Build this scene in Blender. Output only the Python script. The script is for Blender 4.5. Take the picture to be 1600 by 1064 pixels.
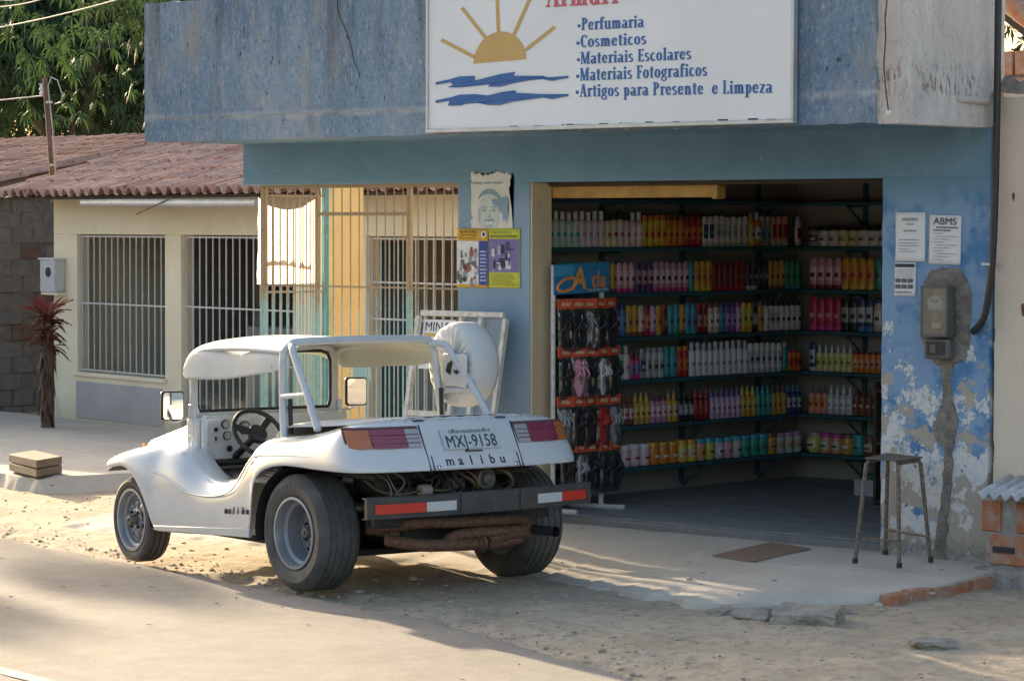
import bpy, bmesh, math, random
from mathutils import Vector, Matrix, noise
random.seed(7)
R=math.radians
SC=bpy.context.scene
for o in list(bpy.data.objects): bpy.data.objects.remove(o)
COL=SC.collection
# ---------------------------------------------------------------- camera
YAW,PITCH,ROLL,FPX,EYE=47.6,2.14,0.127,4720.0,2.1
_a,_p,_r=R(YAW),R(PITCH),R(ROLL)
_fw=Vector((-math.cos(_a),math.sin(_a),0)); _rt=Vector((math.sin(_a),math.cos(_a),0)); _up=Vector((0,0,1))
CF=_fw*math.cos(_p)-_up*math.sin(_p); _u2=_up*math.cos(_p)+_fw*math.sin(_p)
CR=_rt*math.cos(_r)+_u2*math.sin(_r); CU=_u2*math.cos(_r)-_rt*math.sin(_r)
CC=Vector((0,0,EYE))
cd=bpy.data.cameras.new('camera'); co=bpy.data.objects.new('camera',cd); COL.objects.link(co)
co.matrix_world=Matrix(((CR.x,CU.x,-CF.x,CC.x),(CR.y,CU.y,-CF.y,CC.y),(CR.z,CU.z,-CF.z,CC.z),(0,0,0,1)))
cd.sensor_fit='HORIZONTAL'; cd.sensor_width=36; cd.lens=FPX*36/1600; cd.clip_start=.1; cd.clip_end=600
SC.camera=co
# ---------------------------------------------------------------- light
SUN_EL,SUN_AZ=14.5,20.0      # azimuth measured from -X towards +Y
SD=Vector((-math.cos(R(SUN_AZ))*math.cos(R(SUN_EL)),math.sin(R(SUN_AZ))*math.cos(R(SUN_EL)),math.sin(R(SUN_EL))))
W=bpy.data.worlds.new('World'); SC.world=W; W.use_nodes=True
nt=W.node_tree; nt.nodes.clear()
sky=nt.nodes.new('ShaderNodeTexSky'); sky.sky_type='NISHITA'; sky.sun_disc=False
sky.sun_elevation=R(SUN_EL); sky.sun_rotation=math.atan2(SD.x,SD.y); sky.air_density=1.0; sky.dust_density=4.5; sky.ozone_density=.6
bg=nt.nodes.new('ShaderNodeBackground'); bg.inputs[1].default_value=.15
wo=nt.nodes.new('ShaderNodeOutputWorld'); nt.links.new(sky.outputs[0],bg.inputs[0]); nt.links.new(bg.outputs[0],wo.inputs[0])
sl=bpy.data.lights.new('sun','SUN'); sl.energy=5.0; sl.angle=R(.6); sl.color=(1,.79,.53)
so=bpy.data.objects.new('sun',sl); COL.objects.link(so); so.rotation_euler=SD.to_track_quat('Z','Y').to_euler(); so.location=(0,0,30)
SC.view_settings.view_transform='Standard'; SC.view_settings.look='None'; SC.view_settings.gamma=1; SC.view_settings.exposure=1.5
SC.render.engine='CYCLES'
# ---------------------------------------------------------------- pixel helpers (photo pixels, 1600x1064)
def ray(u,v): return CF+CR*((u-800)/FPX)-CU*((v-532)/FPX)
def on(u,v,n,k):
    d=ray(u,v); n=Vector(n); return CC+d*((k-n.dot(CC))/n.dot(d))
def PX(u,v,x): return on(u,v,(1,0,0),x)
def PY(u,v,y): return on(u,v,(0,1,0),y)
def PZ(u,v,z=0): return on(u,v,(0,0,1),z)
# ---------------------------------------------------------------- materials
MC={}
class NT:
    def __init__(s,name):
        s.m=bpy.data.materials.new(name); s.m.use_nodes=True; s.t=s.m.node_tree; s.t.nodes.clear()
        s.out=s.t.nodes.new('ShaderNodeOutputMaterial'); s.b=s.t.nodes.new('ShaderNodeBsdfPrincipled'); s.t.links.new(s.b.outputs[0],s.out.inputs[0])
        s.cache={}
    def L(s,a,b): s.t.links.new(a,b)
    def N(s,ty,**k):
        n=s.t.nodes.new(ty)
        for a,v in k.items(): setattr(n,a,v)
        return n
    def set(s,inp,v):
        if hasattr(v,'node'): s.L(v,inp)
        else:
            if isinstance(v,(tuple,list)) and len(v)==3 and len(inp.default_value)==4: v=(*v,1)
            inp.default_value=v
    def pos(s,scale=(1,1,1),obj=False,loc=(0,0,0)):
        key=(scale,obj,loc)
        if key in s.cache: return s.cache[key]
        src=s.N('ShaderNodeTexCoord').outputs['Object'] if obj else s.N('ShaderNodeNewGeometry').outputs['Position']
        mp=s.N('ShaderNodeMapping'); s.L(src,mp.inputs[0]); mp.inputs['Scale'].default_value=scale; mp.inputs['Location'].default_value=loc
        s.cache[key]=mp.outputs[0]; return mp.outputs[0]
    def noise(s,scale=5,detail=4,rough=.55,v=None,dist=0):
        n=s.N('ShaderNodeTexNoise'); n.inputs['Scale'].default_value=scale; n.inputs['Detail'].default_value=detail; n.inputs['Roughness'].default_value=rough; n.inputs['Distortion'].default_value=dist
        s.L(v or s.pos(),n.inputs['Vector']); return n.outputs[0]
    def vor(s,scale,v=None,feat='F1'):
        n=s.N('ShaderNodeTexVoronoi',feature=feat); n.inputs['Scale'].default_value=scale; s.L(v or s.pos(),n.inputs['Vector']); return n.outputs['Distance']
    def ramp(s,fac,stops,interp='LINEAR'):
        n=s.N('ShaderNodeValToRGB'); n.color_ramp.interpolation=interp; e=n.color_ramp.elements
        while len(e)<len(stops): e.new(.5)
        for i,(p,c) in enumerate(stops):
            e[i].position=p; e[i].color=(c,c,c,1) if not isinstance(c,(tuple,list)) else (*c,1)
        s.set(n.inputs[0],fac); return n.outputs[0]
    def mix(s,f,a,b,mode='MIX'):
        n=s.N('ShaderNodeMix',data_type='RGBA',blend_type=mode); s.set(n.inputs[0],f); s.set(n.inputs[6],a); s.set(n.inputs[7],b); return n.outputs[2]
    def math(s,op,a,b=0.,clamp=False):
        n=s.N('ShaderNodeMath',operation=op,use_clamp=clamp); s.set(n.inputs[0],a); s.set(n.inputs[1],b); return n.outputs[0]
    def sep(s):
        n=s.N('ShaderNodeSeparateXYZ'); s.L(s.N('ShaderNodeNewGeometry').outputs['Position'],n.inputs[0]); return n.outputs
    def rnd(s): return s.N('ShaderNodeObjectInfo').outputs['Random']
    def bump(s,h,strength=.3,dist=.01,prev=None):
        n=s.N('ShaderNodeBump'); n.inputs['Strength'].default_value=strength; n.inputs['Distance'].default_value=dist; s.L(h,n.inputs['Height'])
        if prev: s.L(prev,n.inputs['Normal'])
        return n.outputs[0]
    def fin(s,col,rough=.6,normal=None,metal=0,spec=.5,coat=0,**k):
        s.set(s.b.inputs['Base Color'],col); s.set(s.b.inputs['Roughness'],rough); s.set(s.b.inputs['Metallic'],metal); s.b.inputs['Specular IOR Level'].default_value=spec
        s.b.inputs['Coat Weight'].default_value=coat
        if normal: s.L(normal,s.b.inputs['Normal'])
        for a,v in k.items(): s.set(s.b.inputs[a],v)
        return s.m
def plain(name,col,rough=.6,var=.12,scale=6,bump=.1,bscale=60,metal=0,spec=.5,coat=0,obj=True,bdist=.003):
    """one colour with slight mottling, fine relief and uneven gloss"""
    if name in MC: return MC[name]
    t=NT(name); p=t.pos(obj=obj)
    n=t.noise(scale,5,.6,p); d=tuple(c*(1-var) for c in col); u=tuple(min(1,c*(1+var*.7)) for c in col)
    c=t.mix(t.ramp(n,[(.3,0),(.7,1)]),d,u)
    nb=t.bump(t.noise(bscale,3,.6,p),bump,bdist) if bump else None
    rr=t.ramp(t.noise(scale*2.3,4,.6,p),[(.2,max(0,rough-.08)),(.8,min(1,rough+.08))])
    MC[name]=t.fin(c,rr,nb,metal,spec,coat); return MC[name]
def paint(col,rough=.35):
    """small glossy plastic colour, cached"""
    k='plastic_%02x%02x%02x'%tuple(int(max(0,min(1,c))*255) for c in col)
    return plain(k,col,rough,.08,20,0)
# ---------------------------------------------------------------- mesh helpers
WM={}
def wm(o): return WM.get(o.name,Matrix())
def link(o,parent=None,M=None):
    COL.objects.link(o); M=M if M is not None else (wm(parent).copy() if parent else Matrix())
    if parent:
        o.parent=parent; o.matrix_local=wm(parent).inverted()@M
    else: o.matrix_world=M
    WM[o.name]=M; return o
def tag(o,label=None,cat=None,group=None,kind=None):
    if label: o['label']=label
    if cat: o['category']=cat
    if group: o['group']=group
    if kind: o['kind']=kind
    return o
def thing(name,loc,label,cat,rz=0,group=None,parent=None):
    o=bpy.data.objects.new(name,None); o.empty_display_size=.1
    link(o,None,Matrix.Translation(Vector(loc))@Matrix.Rotation(rz,4,'Z')); return tag(o,label,cat,group)
def frame(o,x,y,z):  # matrix from axes
    return Matrix(((x[0],y[0],z[0],o[0]),(x[1],y[1],z[1],o[1]),(x[2],y[2],z[2],o[2]),(0,0,0,1)))
class MB:
    def __init__(s): s.v=[]; s.f=[]; s.mi=[]; s.cur=0
    def add(s,vs,fs):
        b=len(s.v); s.v+= [Vector(p) for p in vs]; s.f+=[tuple(i+b for i in f) for f in fs]; s.mi+=[s.cur]*len(fs); return s
    def box(s,a,b,M=None):
        x0,y0,z0=a; x1,y1,z1=b
        vs=[Vector(p) for p in ((x0,y0,z0),(x1,y0,z0),(x1,y1,z0),(x0,y1,z0),(x0,y0,z1),(x1,y0,z1),(x1,y1,z1),(x0,y1,z1))]
        if M: vs=[M@p for p in vs]
        return s.add(vs,[(0,3,2,1),(4,5,6,7),(0,1,5,4),(1,2,6,5),(2,3,7,6),(3,0,4,7)])
    def tube(s,pts,r,n=10,cap=True,r2=None):
        pts=[Vector(p) for p in pts]; rs=[r if r2 is None else r+(r2-r)*i/(len(pts)-1) for i in range(len(pts))]
        t0=(pts[1]-pts[0]).normalized(); u=t0.orthogonal().normalized(); rings=[]
        for i,p in enumerate(pts):
            t=(pts[min(i+1,len(pts)-1)]-pts[max(i-1,0)]).normalized(); u=(u-t*u.dot(t)).normalized(); w=t.cross(u)
            rings.append([p+(u*math.cos(2*math.pi*k/n)+w*math.sin(2*math.pi*k/n))*rs[i] for k in range(n)])
        return s.loft(rings,True,cap)
    def loft(s,rings,closed=False,cap=False):
        n=len(rings[0]); vs=[p for r in rings for p in r]; fs=[]
        for i in range(len(rings)-1):
            for k in range(n if closed else n-1):
                a=i*n+k; b=i*n+(k+1)%n; fs.append((a,b,b+n,a+n))
        if cap: fs+= [tuple(range(n-1,-1,-1)),tuple(range((len(rings)-1)*n,len(rings)*n))]
        return s.add(vs,fs)
    def lathe(s,prof,n=16,M=None,cap=True,sy=1.):
        rings=[[Vector((r*math.cos(2*math.pi*k/n),r*math.sin(2*math.pi*k/n)*sy,z)) for k in range(n)] for r,z in prof]
        if M: rings=[[M@p for p in r] for r in rings]
        return s.loft(rings,True,cap)
    def prism(s,poly,z0,z1,M=None):
        n=len(poly); vs=[Vector((x,y,z0)) for x,y in poly]+[Vector((x,y,z1)) for x,y in poly]
        if M: vs=[M@p for p in vs]
        return s.add(vs,[tuple(range(n-1,-1,-1)),tuple(range(n,2*n))]+[(i,(i+1)%n,(i+1)%n+n,i+n) for i in range(n)])
    def mesh(s,name,mats=None,smooth=35,M=None,fix=True):
        me=bpy.data.meshes.new(name); vs=s.v if M is None else [M@p for p in s.v]
        me.from_pydata(vs,[],s.f)
        if fix:
            bm=bmesh.new(); bm.from_mesh(me); bmesh.ops.recalc_face_normals(bm,faces=bm.faces); bm.to_mesh(me); bm.free()
        for m in (mats if isinstance(mats,(list,tuple)) else [mats] if mats else []): me.materials.append(m)
        if any(s.mi): me.polygons.foreach_set('material_index',s.mi)
        if smooth:
            me.polygons.foreach_set('use_smooth',[True]*len(me.polygons)); me.set_sharp_from_angle(angle=R(smooth))
        me.update(); return me
    def build(s,name,mats,parent=None,smooth=35,bevel=0,seg=2,sub=0,solid=0,local=False,fix=True,loc=None,label=None):
        """vertices are world coordinates unless local=True (parent's own axes)"""
        if parent is not None:
            M=wm(parent); me=s.mesh(name,mats,smooth,None if local else M.inverted(),fix); o=bpy.data.objects.new(name,me); link(o,parent)
        else:
            T=Vector(loc) if loc is not None else Vector((0,0,0)); me=s.mesh(name,mats,smooth,Matrix.Translation(-T),fix); o=bpy.data.objects.new(name,me); link(o,None,Matrix.Translation(T))
        if solid: m=o.modifiers.new('solid','SOLIDIFY'); m.thickness=solid; m.offset=0
        if bevel: m=o.modifiers.new('bevel','BEVEL'); m.width=bevel; m.segments=seg; m.limit_method='ANGLE'; m.angle_limit=R(40)
        if sub: m=o.modifiers.new('sub','SUBSURF'); m.levels=sub; m.render_levels=sub
        if label: o['label']=label
        return o
def inst(me,name,parent,M,mats=None):
    o=bpy.data.objects.new(name,me); link(o,parent,M)
    if mats:
        for i,m in enumerate(mats): o.material_slots[i].link='OBJECT'; o.material_slots[i].material=m
    return o
def T(*a): return Matrix.Translation(Vector(a))
def bez(p,n=12):
    """Catmull-Rom through points"""
    p=[Vector(q) for q in p]; out=[]
    for i in range(len(p)-1):
        a,b,c,d=p[max(i-1,0)],p[i],p[i+1],p[min(i+2,len(p)-1)]
        for k in range(n):
            t=k/n; out.append(.5*((2*b)+(c-a)*t+(2*a-5*b+4*c-d)*t*t+(3*b-a-3*c+d)*t**3))
    return out+[p[-1]]
_tc={}
def text_mesh(s,size=1.,bold=0.,depth=.001,shear=0,align='LEFT',space=1.):
    cu=bpy.data.curves.new('lettering','FONT'); cu.body=s; cu.size=size; cu.offset=bold; cu.extrude=depth; cu.shear=shear; cu.align_x=align; cu.space_character=space; cu.resolution_u=4
    o=bpy.data.objects.new('lettering',cu); COL.objects.link(o); dg=bpy.context.evaluated_depsgraph_get(); dg.update()
    me=bpy.data.meshes.new_from_object(o.evaluated_get(dg)); bpy.data.objects.remove(o); bpy.data.curves.remove(cu); return me
def text(s,parent,M,mat,size,bold=0.,sx=1.,name='lettering',depth=.0012,shear=0,align='LEFT',space=1.):
    me=text_mesh(s,size,bold,depth,shear,align,space); me.materials.clear(); me.materials.append(mat)
    me.transform(Matrix.Diagonal((sx,1,1,1))); return inst(me,name,parent,M)
def facing(o): # plane looking at the street: local x right, y up, z towards the street
    return frame(o,(1,0,0),(0,0,1),(0,-1,0))
def sstep(a,b,x):
    t=max(0,min(1,(x-a)/(b-a))); return t*t*(3-2*t)
def fb(x,y,z=0,o=4): return noise.fractal(Vector((x,y,z)),1.0,2.0,o)
ORD=['first','second','third','fourth','fifth','sixth','seventh','eighth','ninth','tenth','eleventh','twelfth','thirteenth','fourteenth','fifteenth','sixteenth','seventeenth','eighteenth','nineteenth','twentieth']
def ordinal(i):
    if i<20: return ORD[i]
    t=['','','twenty','thirty','forty','fifty'][(i+1)//10]; u=(i+1)%10
    return t[:-1]+'ieth' if u==0 else t+'-'+ORD[u-1]
# ================================================================ surface materials
def m_road():
    t=NT('asphalt_dusty'); n=t.noise(.9,6,.6); g=t.noise(110,4,.75); s=t.noise(6,6,.7)
    c=t.mix(t.ramp(n,[(.35,0),(.65,1)]),(.195,.182,.168),(.262,.246,.226)); c=t.mix(t.ramp(s,[(.45,0),(.75,.6)]),c,(.325,.302,.272))
    c=t.mix(t.ramp(g,[(.36,.9),(.48,0)]),c,(.12,.11,.10)); c=t.mix(t.ramp(t.vor(70),[(.12,.7),(.26,0)]),c,(.46,.41,.35)); c=t.mix(t.ramp(t.noise(2.4,6,.7),[(.52,0),(.66,.5)]),c,(.17,.155,.14))
    return t.fin(c,.9,t.bump(g,.5,.004,t.bump(s,.25,.02)),spec=.25)
def m_dirt():
    t=NT('sandy_dirt'); n=t.noise(1.6,6,.6); s=t.noise(14,6,.7); g=t.noise(120,3,.7)
    c=t.mix(t.ramp(n,[(.35,0),(.65,1)]),(.40,.33,.245),(.53,.445,.335)); c=t.mix(t.ramp(s,[(.48,0),(.66,.85)]),c,(.29,.24,.185)); c=t.mix(t.ramp(g,[(.3,.5),(.45,0)]),c,(.25,.205,.16))
    return t.fin(c,.95,t.bump(g,.6,.006,t.bump(s,.6,.025)),spec=.15)
def m_conc():
    t=NT('worn_concrete'); n=t.noise(1.2,6,.62); s=t.noise(18,6,.7); g=t.noise(160,2,.6)
    c=t.mix(t.ramp(n,[(.3,0),(.7,1)]),(.44,.40,.345),(.55,.505,.44)); c=t.mix(t.ramp(s,[(.52,0),(.75,.55)]),c,(.38,.335,.28)); c=t.mix(t.ramp(t.noise(3.5,5,.6),[(.56,0),(.7,.6)]),c,(.60,.54,.45))
    return t.fin(c,.9,t.bump(g,.35,.003,t.bump(s,.25,.01)),spec=.2)
def m_parapet():
    t=NT('weathered_blue_paint'); st=t.noise(1,7,.72,t.pos((7,7,2.8))); fine=t.noise(1,6,.8,t.pos((46,46,24))); big=t.noise(1.1,4,.5)
    c=t.mix(t.ramp(big,[(.35,0),(.65,1)]),(.135,.215,.315),(.205,.29,.385)); c=t.mix(t.ramp(st,[(.47,0),(.70,.6)]),c,(.36,.39,.42))
    c=t.mix(t.ramp(fine,[(.555,0),(.66,.75)]),c,(.50,.49,.46)); c=t.mix(t.ramp(fine,[(.34,.85),(.455,0)]),c,(.085,.10,.135))
    dr=t.noise(1,7,.7,t.pos((5.5,5.5,.55),loc=(3,1,0))); top=t.ramp(t.math('SUBTRACT',t.sep()[2],2.7),[(.0,.25),(.95,.95)])
    c=t.mix(t.math('MULTIPLY',t.ramp(dr,[(.50,0),(.66,.9)]),top),c,(.10,.105,.11)); c=t.mix(t.ramp(t.noise(1,6,.7,t.pos((3,3,1.6),loc=(9,0,4))),[(.54,0),(.68,.7)]),c,(.30,.295,.275))
    c=t.mix(t.ramp(t.noise(26,3,.6,t.pos((1,1,.4))),[(.29,.95),(.35,0)]),c,(.025,.03,.035))
    z=t.sep()[2]; zz=t.math('ADD',z,t.math('MULTIPLY',t.noise(3,4,.6),.10))
    c=t.mix(t.math('MULTIPLY',t.ramp(zz,[(0,0)]+[(1,0)]) if 0 else t.math('SUBTRACT',1.,t.math('MULTIPLY',t.math('ABSOLUTE',t.math('SUBTRACT',zz,2.905)),30.),True),t.ramp(t.noise(6,5,.7),[(.4,.1),(.6,.8)])),c,(.47,.485,.49))
    return t.fin(c,.9,t.bump(fine,.8,.01),spec=.2)
def m_white_weather():
    t=NT('weathered_whitewash'); fine=t.noise(1,5,.75,t.pos((50,50,18))); st=t.noise(1,5,.6,t.pos((8,8,2))); z=t.sep()[2]
    c=t.mix(t.ramp(st,[(.35,0),(.65,1)]),(.50,.455,.42),(.63,.58,.53)); c=t.mix(t.ramp(fine,[(.34,.7),(.46,0)]),c,(.27,.235,.205))
    lo=t.math('SUBTRACT',1.,t.math('MULTIPLY',t.math('ABSOLUTE',t.math('SUBTRACT',z,2.93)),7.),True)
    c=t.mix(t.math('MULTIPLY',lo,t.ramp(t.noise(1,5,.7,t.pos((34,34,12))),[(.5,0),(.6,1)])),c,(.16,.11,.085))
    return t.fin(c,.9,t.bump(fine,.5,.006),spec=.2)
def m_teal():
    t=NT('teal_wall_paint'); n=t.noise(2.2,5,.6); s=t.noise(1,5,.7,t.pos((26,26,8)))
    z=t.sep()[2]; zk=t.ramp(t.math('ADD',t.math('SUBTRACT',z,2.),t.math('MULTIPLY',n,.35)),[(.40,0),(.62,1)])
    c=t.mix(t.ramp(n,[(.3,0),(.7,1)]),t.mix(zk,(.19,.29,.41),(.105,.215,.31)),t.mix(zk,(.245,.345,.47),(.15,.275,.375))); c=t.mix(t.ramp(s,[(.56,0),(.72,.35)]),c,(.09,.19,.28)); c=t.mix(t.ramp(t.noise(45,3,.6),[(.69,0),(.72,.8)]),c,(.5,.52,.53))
    return t.fin(c,.7,t.bump(s,.2,.004),spec=.3)
def m_peel():
    t=NT('peeling_blue_paint'); z=t.sep()[2]; n=t.noise(2.2,5,.6); s=t.noise(5.5,8,.68,t.pos((1,1,.8))); f=t.noise(42,5,.7)
    c=t.mix(t.ramp(n,[(.3,0),(.7,1)]),(.165,.285,.46),(.24,.355,.52)); c=t.mix(t.ramp(t.noise(5,4,.6),[(.5,0),(.62,.85)]),c,(.055,.175,.38))
    # more flaking towards the ground
    k=t.math('MULTIPLY',t.math('SUBTRACT',1.40,z,),.17); k=t.math('MINIMUM',t.math('MAXIMUM',k,-.06),.125)
    ps=t.math('ADD',t.math('ADD',t.math('MULTIPLY',s,.75),t.math('MULTIPLY',f,.25)),k)
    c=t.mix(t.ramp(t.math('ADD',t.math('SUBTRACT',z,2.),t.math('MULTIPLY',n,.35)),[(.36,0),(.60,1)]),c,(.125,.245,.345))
    wht=t.ramp(ps,[(.575,0),(.585,1)]); pl=t.ramp(t.math('ADD',t.noise(5.5,7,.62),k),[(.635,0),(.643,1)])
    c2=t.mix(wht,c,t.mix(t.ramp(f,[(.4,0),(.6,1)]),(.50,.52,.54),(.62,.61,.585))); c2=t.mix(pl,c2,t.mix(f,(.33,.295,.25),(.44,.40,.34)))
    c2=t.mix(t.math('MULTIPLY',t.ramp(t.math('ADD',z,t.math('MULTIPLY',f,.25)),[(.30,1),(.42,0)]),.6),c2,(.15,.13,.11))
    h=t.math('ADD',t.math('MULTIPLY',wht,-.6),t.math('MULTIPLY',pl,-1.))
    return t.fin(c2,.75,t.bump(h,.6,.004,t.bump(f,.2,.004)),spec=.3)
def m_cream(name,a,b,dirt=.5):
    t=NT(name); n=t.noise(1.5,5,.6); s=t.noise(1,5,.7,t.pos((16,16,6))); z=t.sep()[2]
    c=t.mix(t.ramp(n,[(.3,0),(.7,1)]),a,b); c=t.mix(t.ramp(s,[(.56,0),(.78,.3)]),c,tuple(x*.6 for x in a))
    c=t.mix(t.math('MULTIPLY',t.ramp(t.math('ADD',z,t.math('MULTIPLY',s,.5)),[(.36,1),(.68,0)]),dirt),c,(.27,.21,.15))
    return t.fin(c,.85,t.bump(t.noise(60,3,.6),.15,.004),spec=.25)
def m_tile():
    t=NT('clay_roof_tile'); r=t.rnd(); n=t.noise(9,5,.65); f=t.noise(55,4,.7)
    c=t.mix(r,(.40,.215,.16),(.60,.385,.30)); c=t.mix(t.ramp(n,[(.46,0),(.64,.7)]),c,(.29,.235,.205)); c=t.mix(t.ramp(f,[(.62,0),(.74,.6)]),c,(.45,.36,.30)); c=t.mix(t.ramp(n,[(.3,.75),(.4,0)]),c,(.055,.05,.048))
    return t.fin(c,.92,t.bump(f,.4,.006),spec=.15)
def m_brick(name,a,b,mort):
    t=NT(name); n=t.noise(12,5,.6); f=t.noise(70,3,.6)
    c=t.mix(t.rnd(),a,b); c=t.mix(t.ramp(n,[(.42,0),(.62,.75)]),c,mort); c=t.mix(t.ramp(f,[(.3,.4),(.45,0)]),c,tuple(x*.4 for x in a))
    return t.fin(c,.92,t.bump(f,.4,.004),spec=.15)
def m_twotone():
    t=NT('brown_turquoise_bar'); z=t.sep()[2]; n=t.noise(14,5,.7); f=t.noise(60,3,.6)
    k=t.ramp(t.math('ADD',t.math('MULTIPLY',z,.5),t.math('MULTIPLY',n,.35)),[(.93,0),(1.06,1)])
    teal=t.mix(n,(.20,.38,.41),(.33,.50,.50)); rust=t.mix(f,(.26,.185,.115),(.40,.31,.20))  # bars turquoise in the lower part, brown in the upper part
    c=t.mix(k,teal,rust); c=t.mix(t.ramp(f,[(.60,0),(.68,.9)]),c,(.17,.09,.05))
    return t.fin(c,.6,t.bump(f,.3,.002),spec=.4)
def m_rust(name,a,b,metal=.3):
    t=NT(name); n=t.noise(55,5,.75,t.pos(obj=True)); f=t.noise(150,3,.7,t.pos(obj=True))
    return t.fin(t.mix(t.ramp(n,[(.4,0),(.6,1)]),a,b),.7,t.bump(f,.4,.002),metal=metal,spec=.4)
def m_leaf(name,a,b,tr=.25):
    t=NT(name); n=t.noise(1.3,4,.6); c=t.mix(t.ramp(n,[(.3,0),(.7,1)]),a,b); c=t.mix(t.ramp(t.noise(30,2,.5),[(.4,0),(.7,.5)]),c,b)
    m=t.fin(c,.6,None,spec=.3); tl=t.N('ShaderNodeBsdfTranslucent'); t.set(tl.inputs[0],t.mix(.45,c,(.10,.20,.04))); mx=t.N('ShaderNodeMixShader'); mx.inputs[0].default_value=tr
    t.L(t.b.outputs[0],mx.inputs[1]); t.L(tl.outputs[0],mx.inputs[2]); t.L(mx.outputs[0],t.out.inputs[0]); return m
def m_glass(name,col=(.75,.85,.85),alpha=.82,dirty=.25,fk=.8,f0=.02):
    """thin pane: mostly see-through, with a mirror sheen and a film of dust"""
    t=NT(name); tr=t.N('ShaderNodeBsdfTransparent'); t.set(tr.inputs[0],col); gl=t.N('ShaderNodeBsdfGlossy'); gl.inputs['Roughness'].default_value=.07
    fr=t.N('ShaderNodeFresnel'); fr.inputs[0].default_value=1.5; m1=t.N('ShaderNodeMixShader'); t.L(t.math('ADD',t.math('MULTIPLY',fr.outputs[0],fk),f0,True),m1.inputs[0]); t.L(tr.outputs[0],m1.inputs[1]); t.L(gl.outputs[0],m1.inputs[2])
    t.set(t.b.inputs['Base Color'],(.62,.66,.64)); t.b.inputs['Roughness'].default_value=.8; m2=t.N('ShaderNodeMixShader')
    t.L(t.math('MULTIPLY',t.ramp(t.noise(16,6,.7,t.pos(obj=True)),[(.4,.25),(.75,1)]),dirty),m2.inputs[0]); t.L(m1.outputs[0],m2.inputs[1]); t.L(t.b.outputs[0],m2.inputs[2]); t.L(m2.outputs[0],t.out.inputs[0]); return t.m
def m_cloth_tr():
    t=NT('thin_white_banner'); n=t.noise(5,5,.6); c=t.mix(t.ramp(n,[(.5,0),(.7,.6)]),(.85,.83,.78),(.60,.72,.70))
    t.fin(c,.9); tl=t.N('ShaderNodeBsdfTranslucent'); t.set(tl.inputs[0],c); mx=t.N('ShaderNodeMixShader'); mx.inputs[0].default_value=.6; t.L(t.b.outputs[0],mx.inputs[1]); t.L(tl.outputs[0],mx.inputs[2]); t.L(mx.outputs[0],t.out.inputs[0]); return t.m
M_ROAD,M_DIRT,M_CONC=m_road(),m_dirt(),m_conc()
M_PAR,M_WW,M_TEAL,M_PEEL=m_parapet(),m_white_weather(),m_teal(),m_peel()
M_CREAM=m_cream('cream_house_paint',(.70,.625,.47),(.80,.73,.565)); M_JAMB=m_cream('tan_jamb_paint',(.55,.45,.29),(.63,.53,.36)); M_PEACH=m_cream('bounce_warmed_cream',(.72,.49,.21),(.80,.57,.28),.2)  # peach: cream-yellow pillar paint made warmer to stand for bounced sunlight
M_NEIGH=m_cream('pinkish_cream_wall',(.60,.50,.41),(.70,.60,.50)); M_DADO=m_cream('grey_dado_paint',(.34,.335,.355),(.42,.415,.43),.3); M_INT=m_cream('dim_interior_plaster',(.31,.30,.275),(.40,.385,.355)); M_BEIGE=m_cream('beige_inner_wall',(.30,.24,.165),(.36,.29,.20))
M_TILE=m_tile(); M_BRK=m_brick('orange_hollow_brick',(.37,.145,.075),(.46,.20,.11),(.36,.31,.26)); M_BRKG=m_brick('dark_grey_brick',(.125,.12,.115),(.165,.158,.15),(.19,.18,.17)); M_MORT=plain('grey_mortar',(.33,.31,.285),.95,.3,14,.6,60,obj=False); M_MORTD=plain('dark_mortar',(.135,.128,.12),.95,.3,14,.6,60,obj=False)  # neighbour's brick: dark grey, mottled at random with mortar tone
M_BAR=m_twotone(); M_WBAR=plain('white_enamel_bar',(.50,.51,.52),.5,.15,20,.1); M_RUST=m_rust('rusty_exhaust',(.085,.045,.03),(.20,.105,.065)); M_STOOL=m_rust('worn_brown_steel',(.085,.06,.045),(.24,.20,.165)); M_IRON=m_rust('rusty_plate',(.20,.135,.10),(.30,.22,.17),.1)
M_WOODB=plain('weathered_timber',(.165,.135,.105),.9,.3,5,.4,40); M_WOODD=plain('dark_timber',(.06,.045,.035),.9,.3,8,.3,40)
M_CEM=plain('fresh_cement',(.215,.195,.172),.95,.4,16,1.,45,obj=False,bdist=.02); M_BLK=plain('black_rubber',(.018,.018,.019),.6,.2,12,.15); M_BLKP=plain('black_plastic',(.022,.022,.024),.4,.2,15,.05)
M_TEALSH=plain('dark_teal_shelf',(.035,.12,.15),.5,.15,9,.1); M_PAPER=plain('white_paper',(.70,.71,.74),.8,.05,6,.05); M_INK=plain('black_ink',(.03,.03,.035),.7,.1,10,0); M_GREYINK=plain('grey_ink',(.30,.30,.32),.8,.1,10,0)
M_SIGN=plain('white_sign_panel',(.70,.72,.74),.45,.05,2,.03,obj=False); M_SGOLD=plain('mustard_vinyl',(.50,.325,.11),.5,.06,5,0); M_SBLUE=plain('blue_vinyl',(.012,.105,.32),.5,.06,5,0); M_SRED=plain('red_vinyl',(.50,.09,.13),.5,.06,5,0); M_ALU=plain('dull_aluminium',(.50,.52,.53),.4,.15,8,.1,metal=.5)
M_ORANGE=plain('orange_yellow_board',(.42,.25,.075),.8,.25,7,.2,obj=False)
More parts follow.
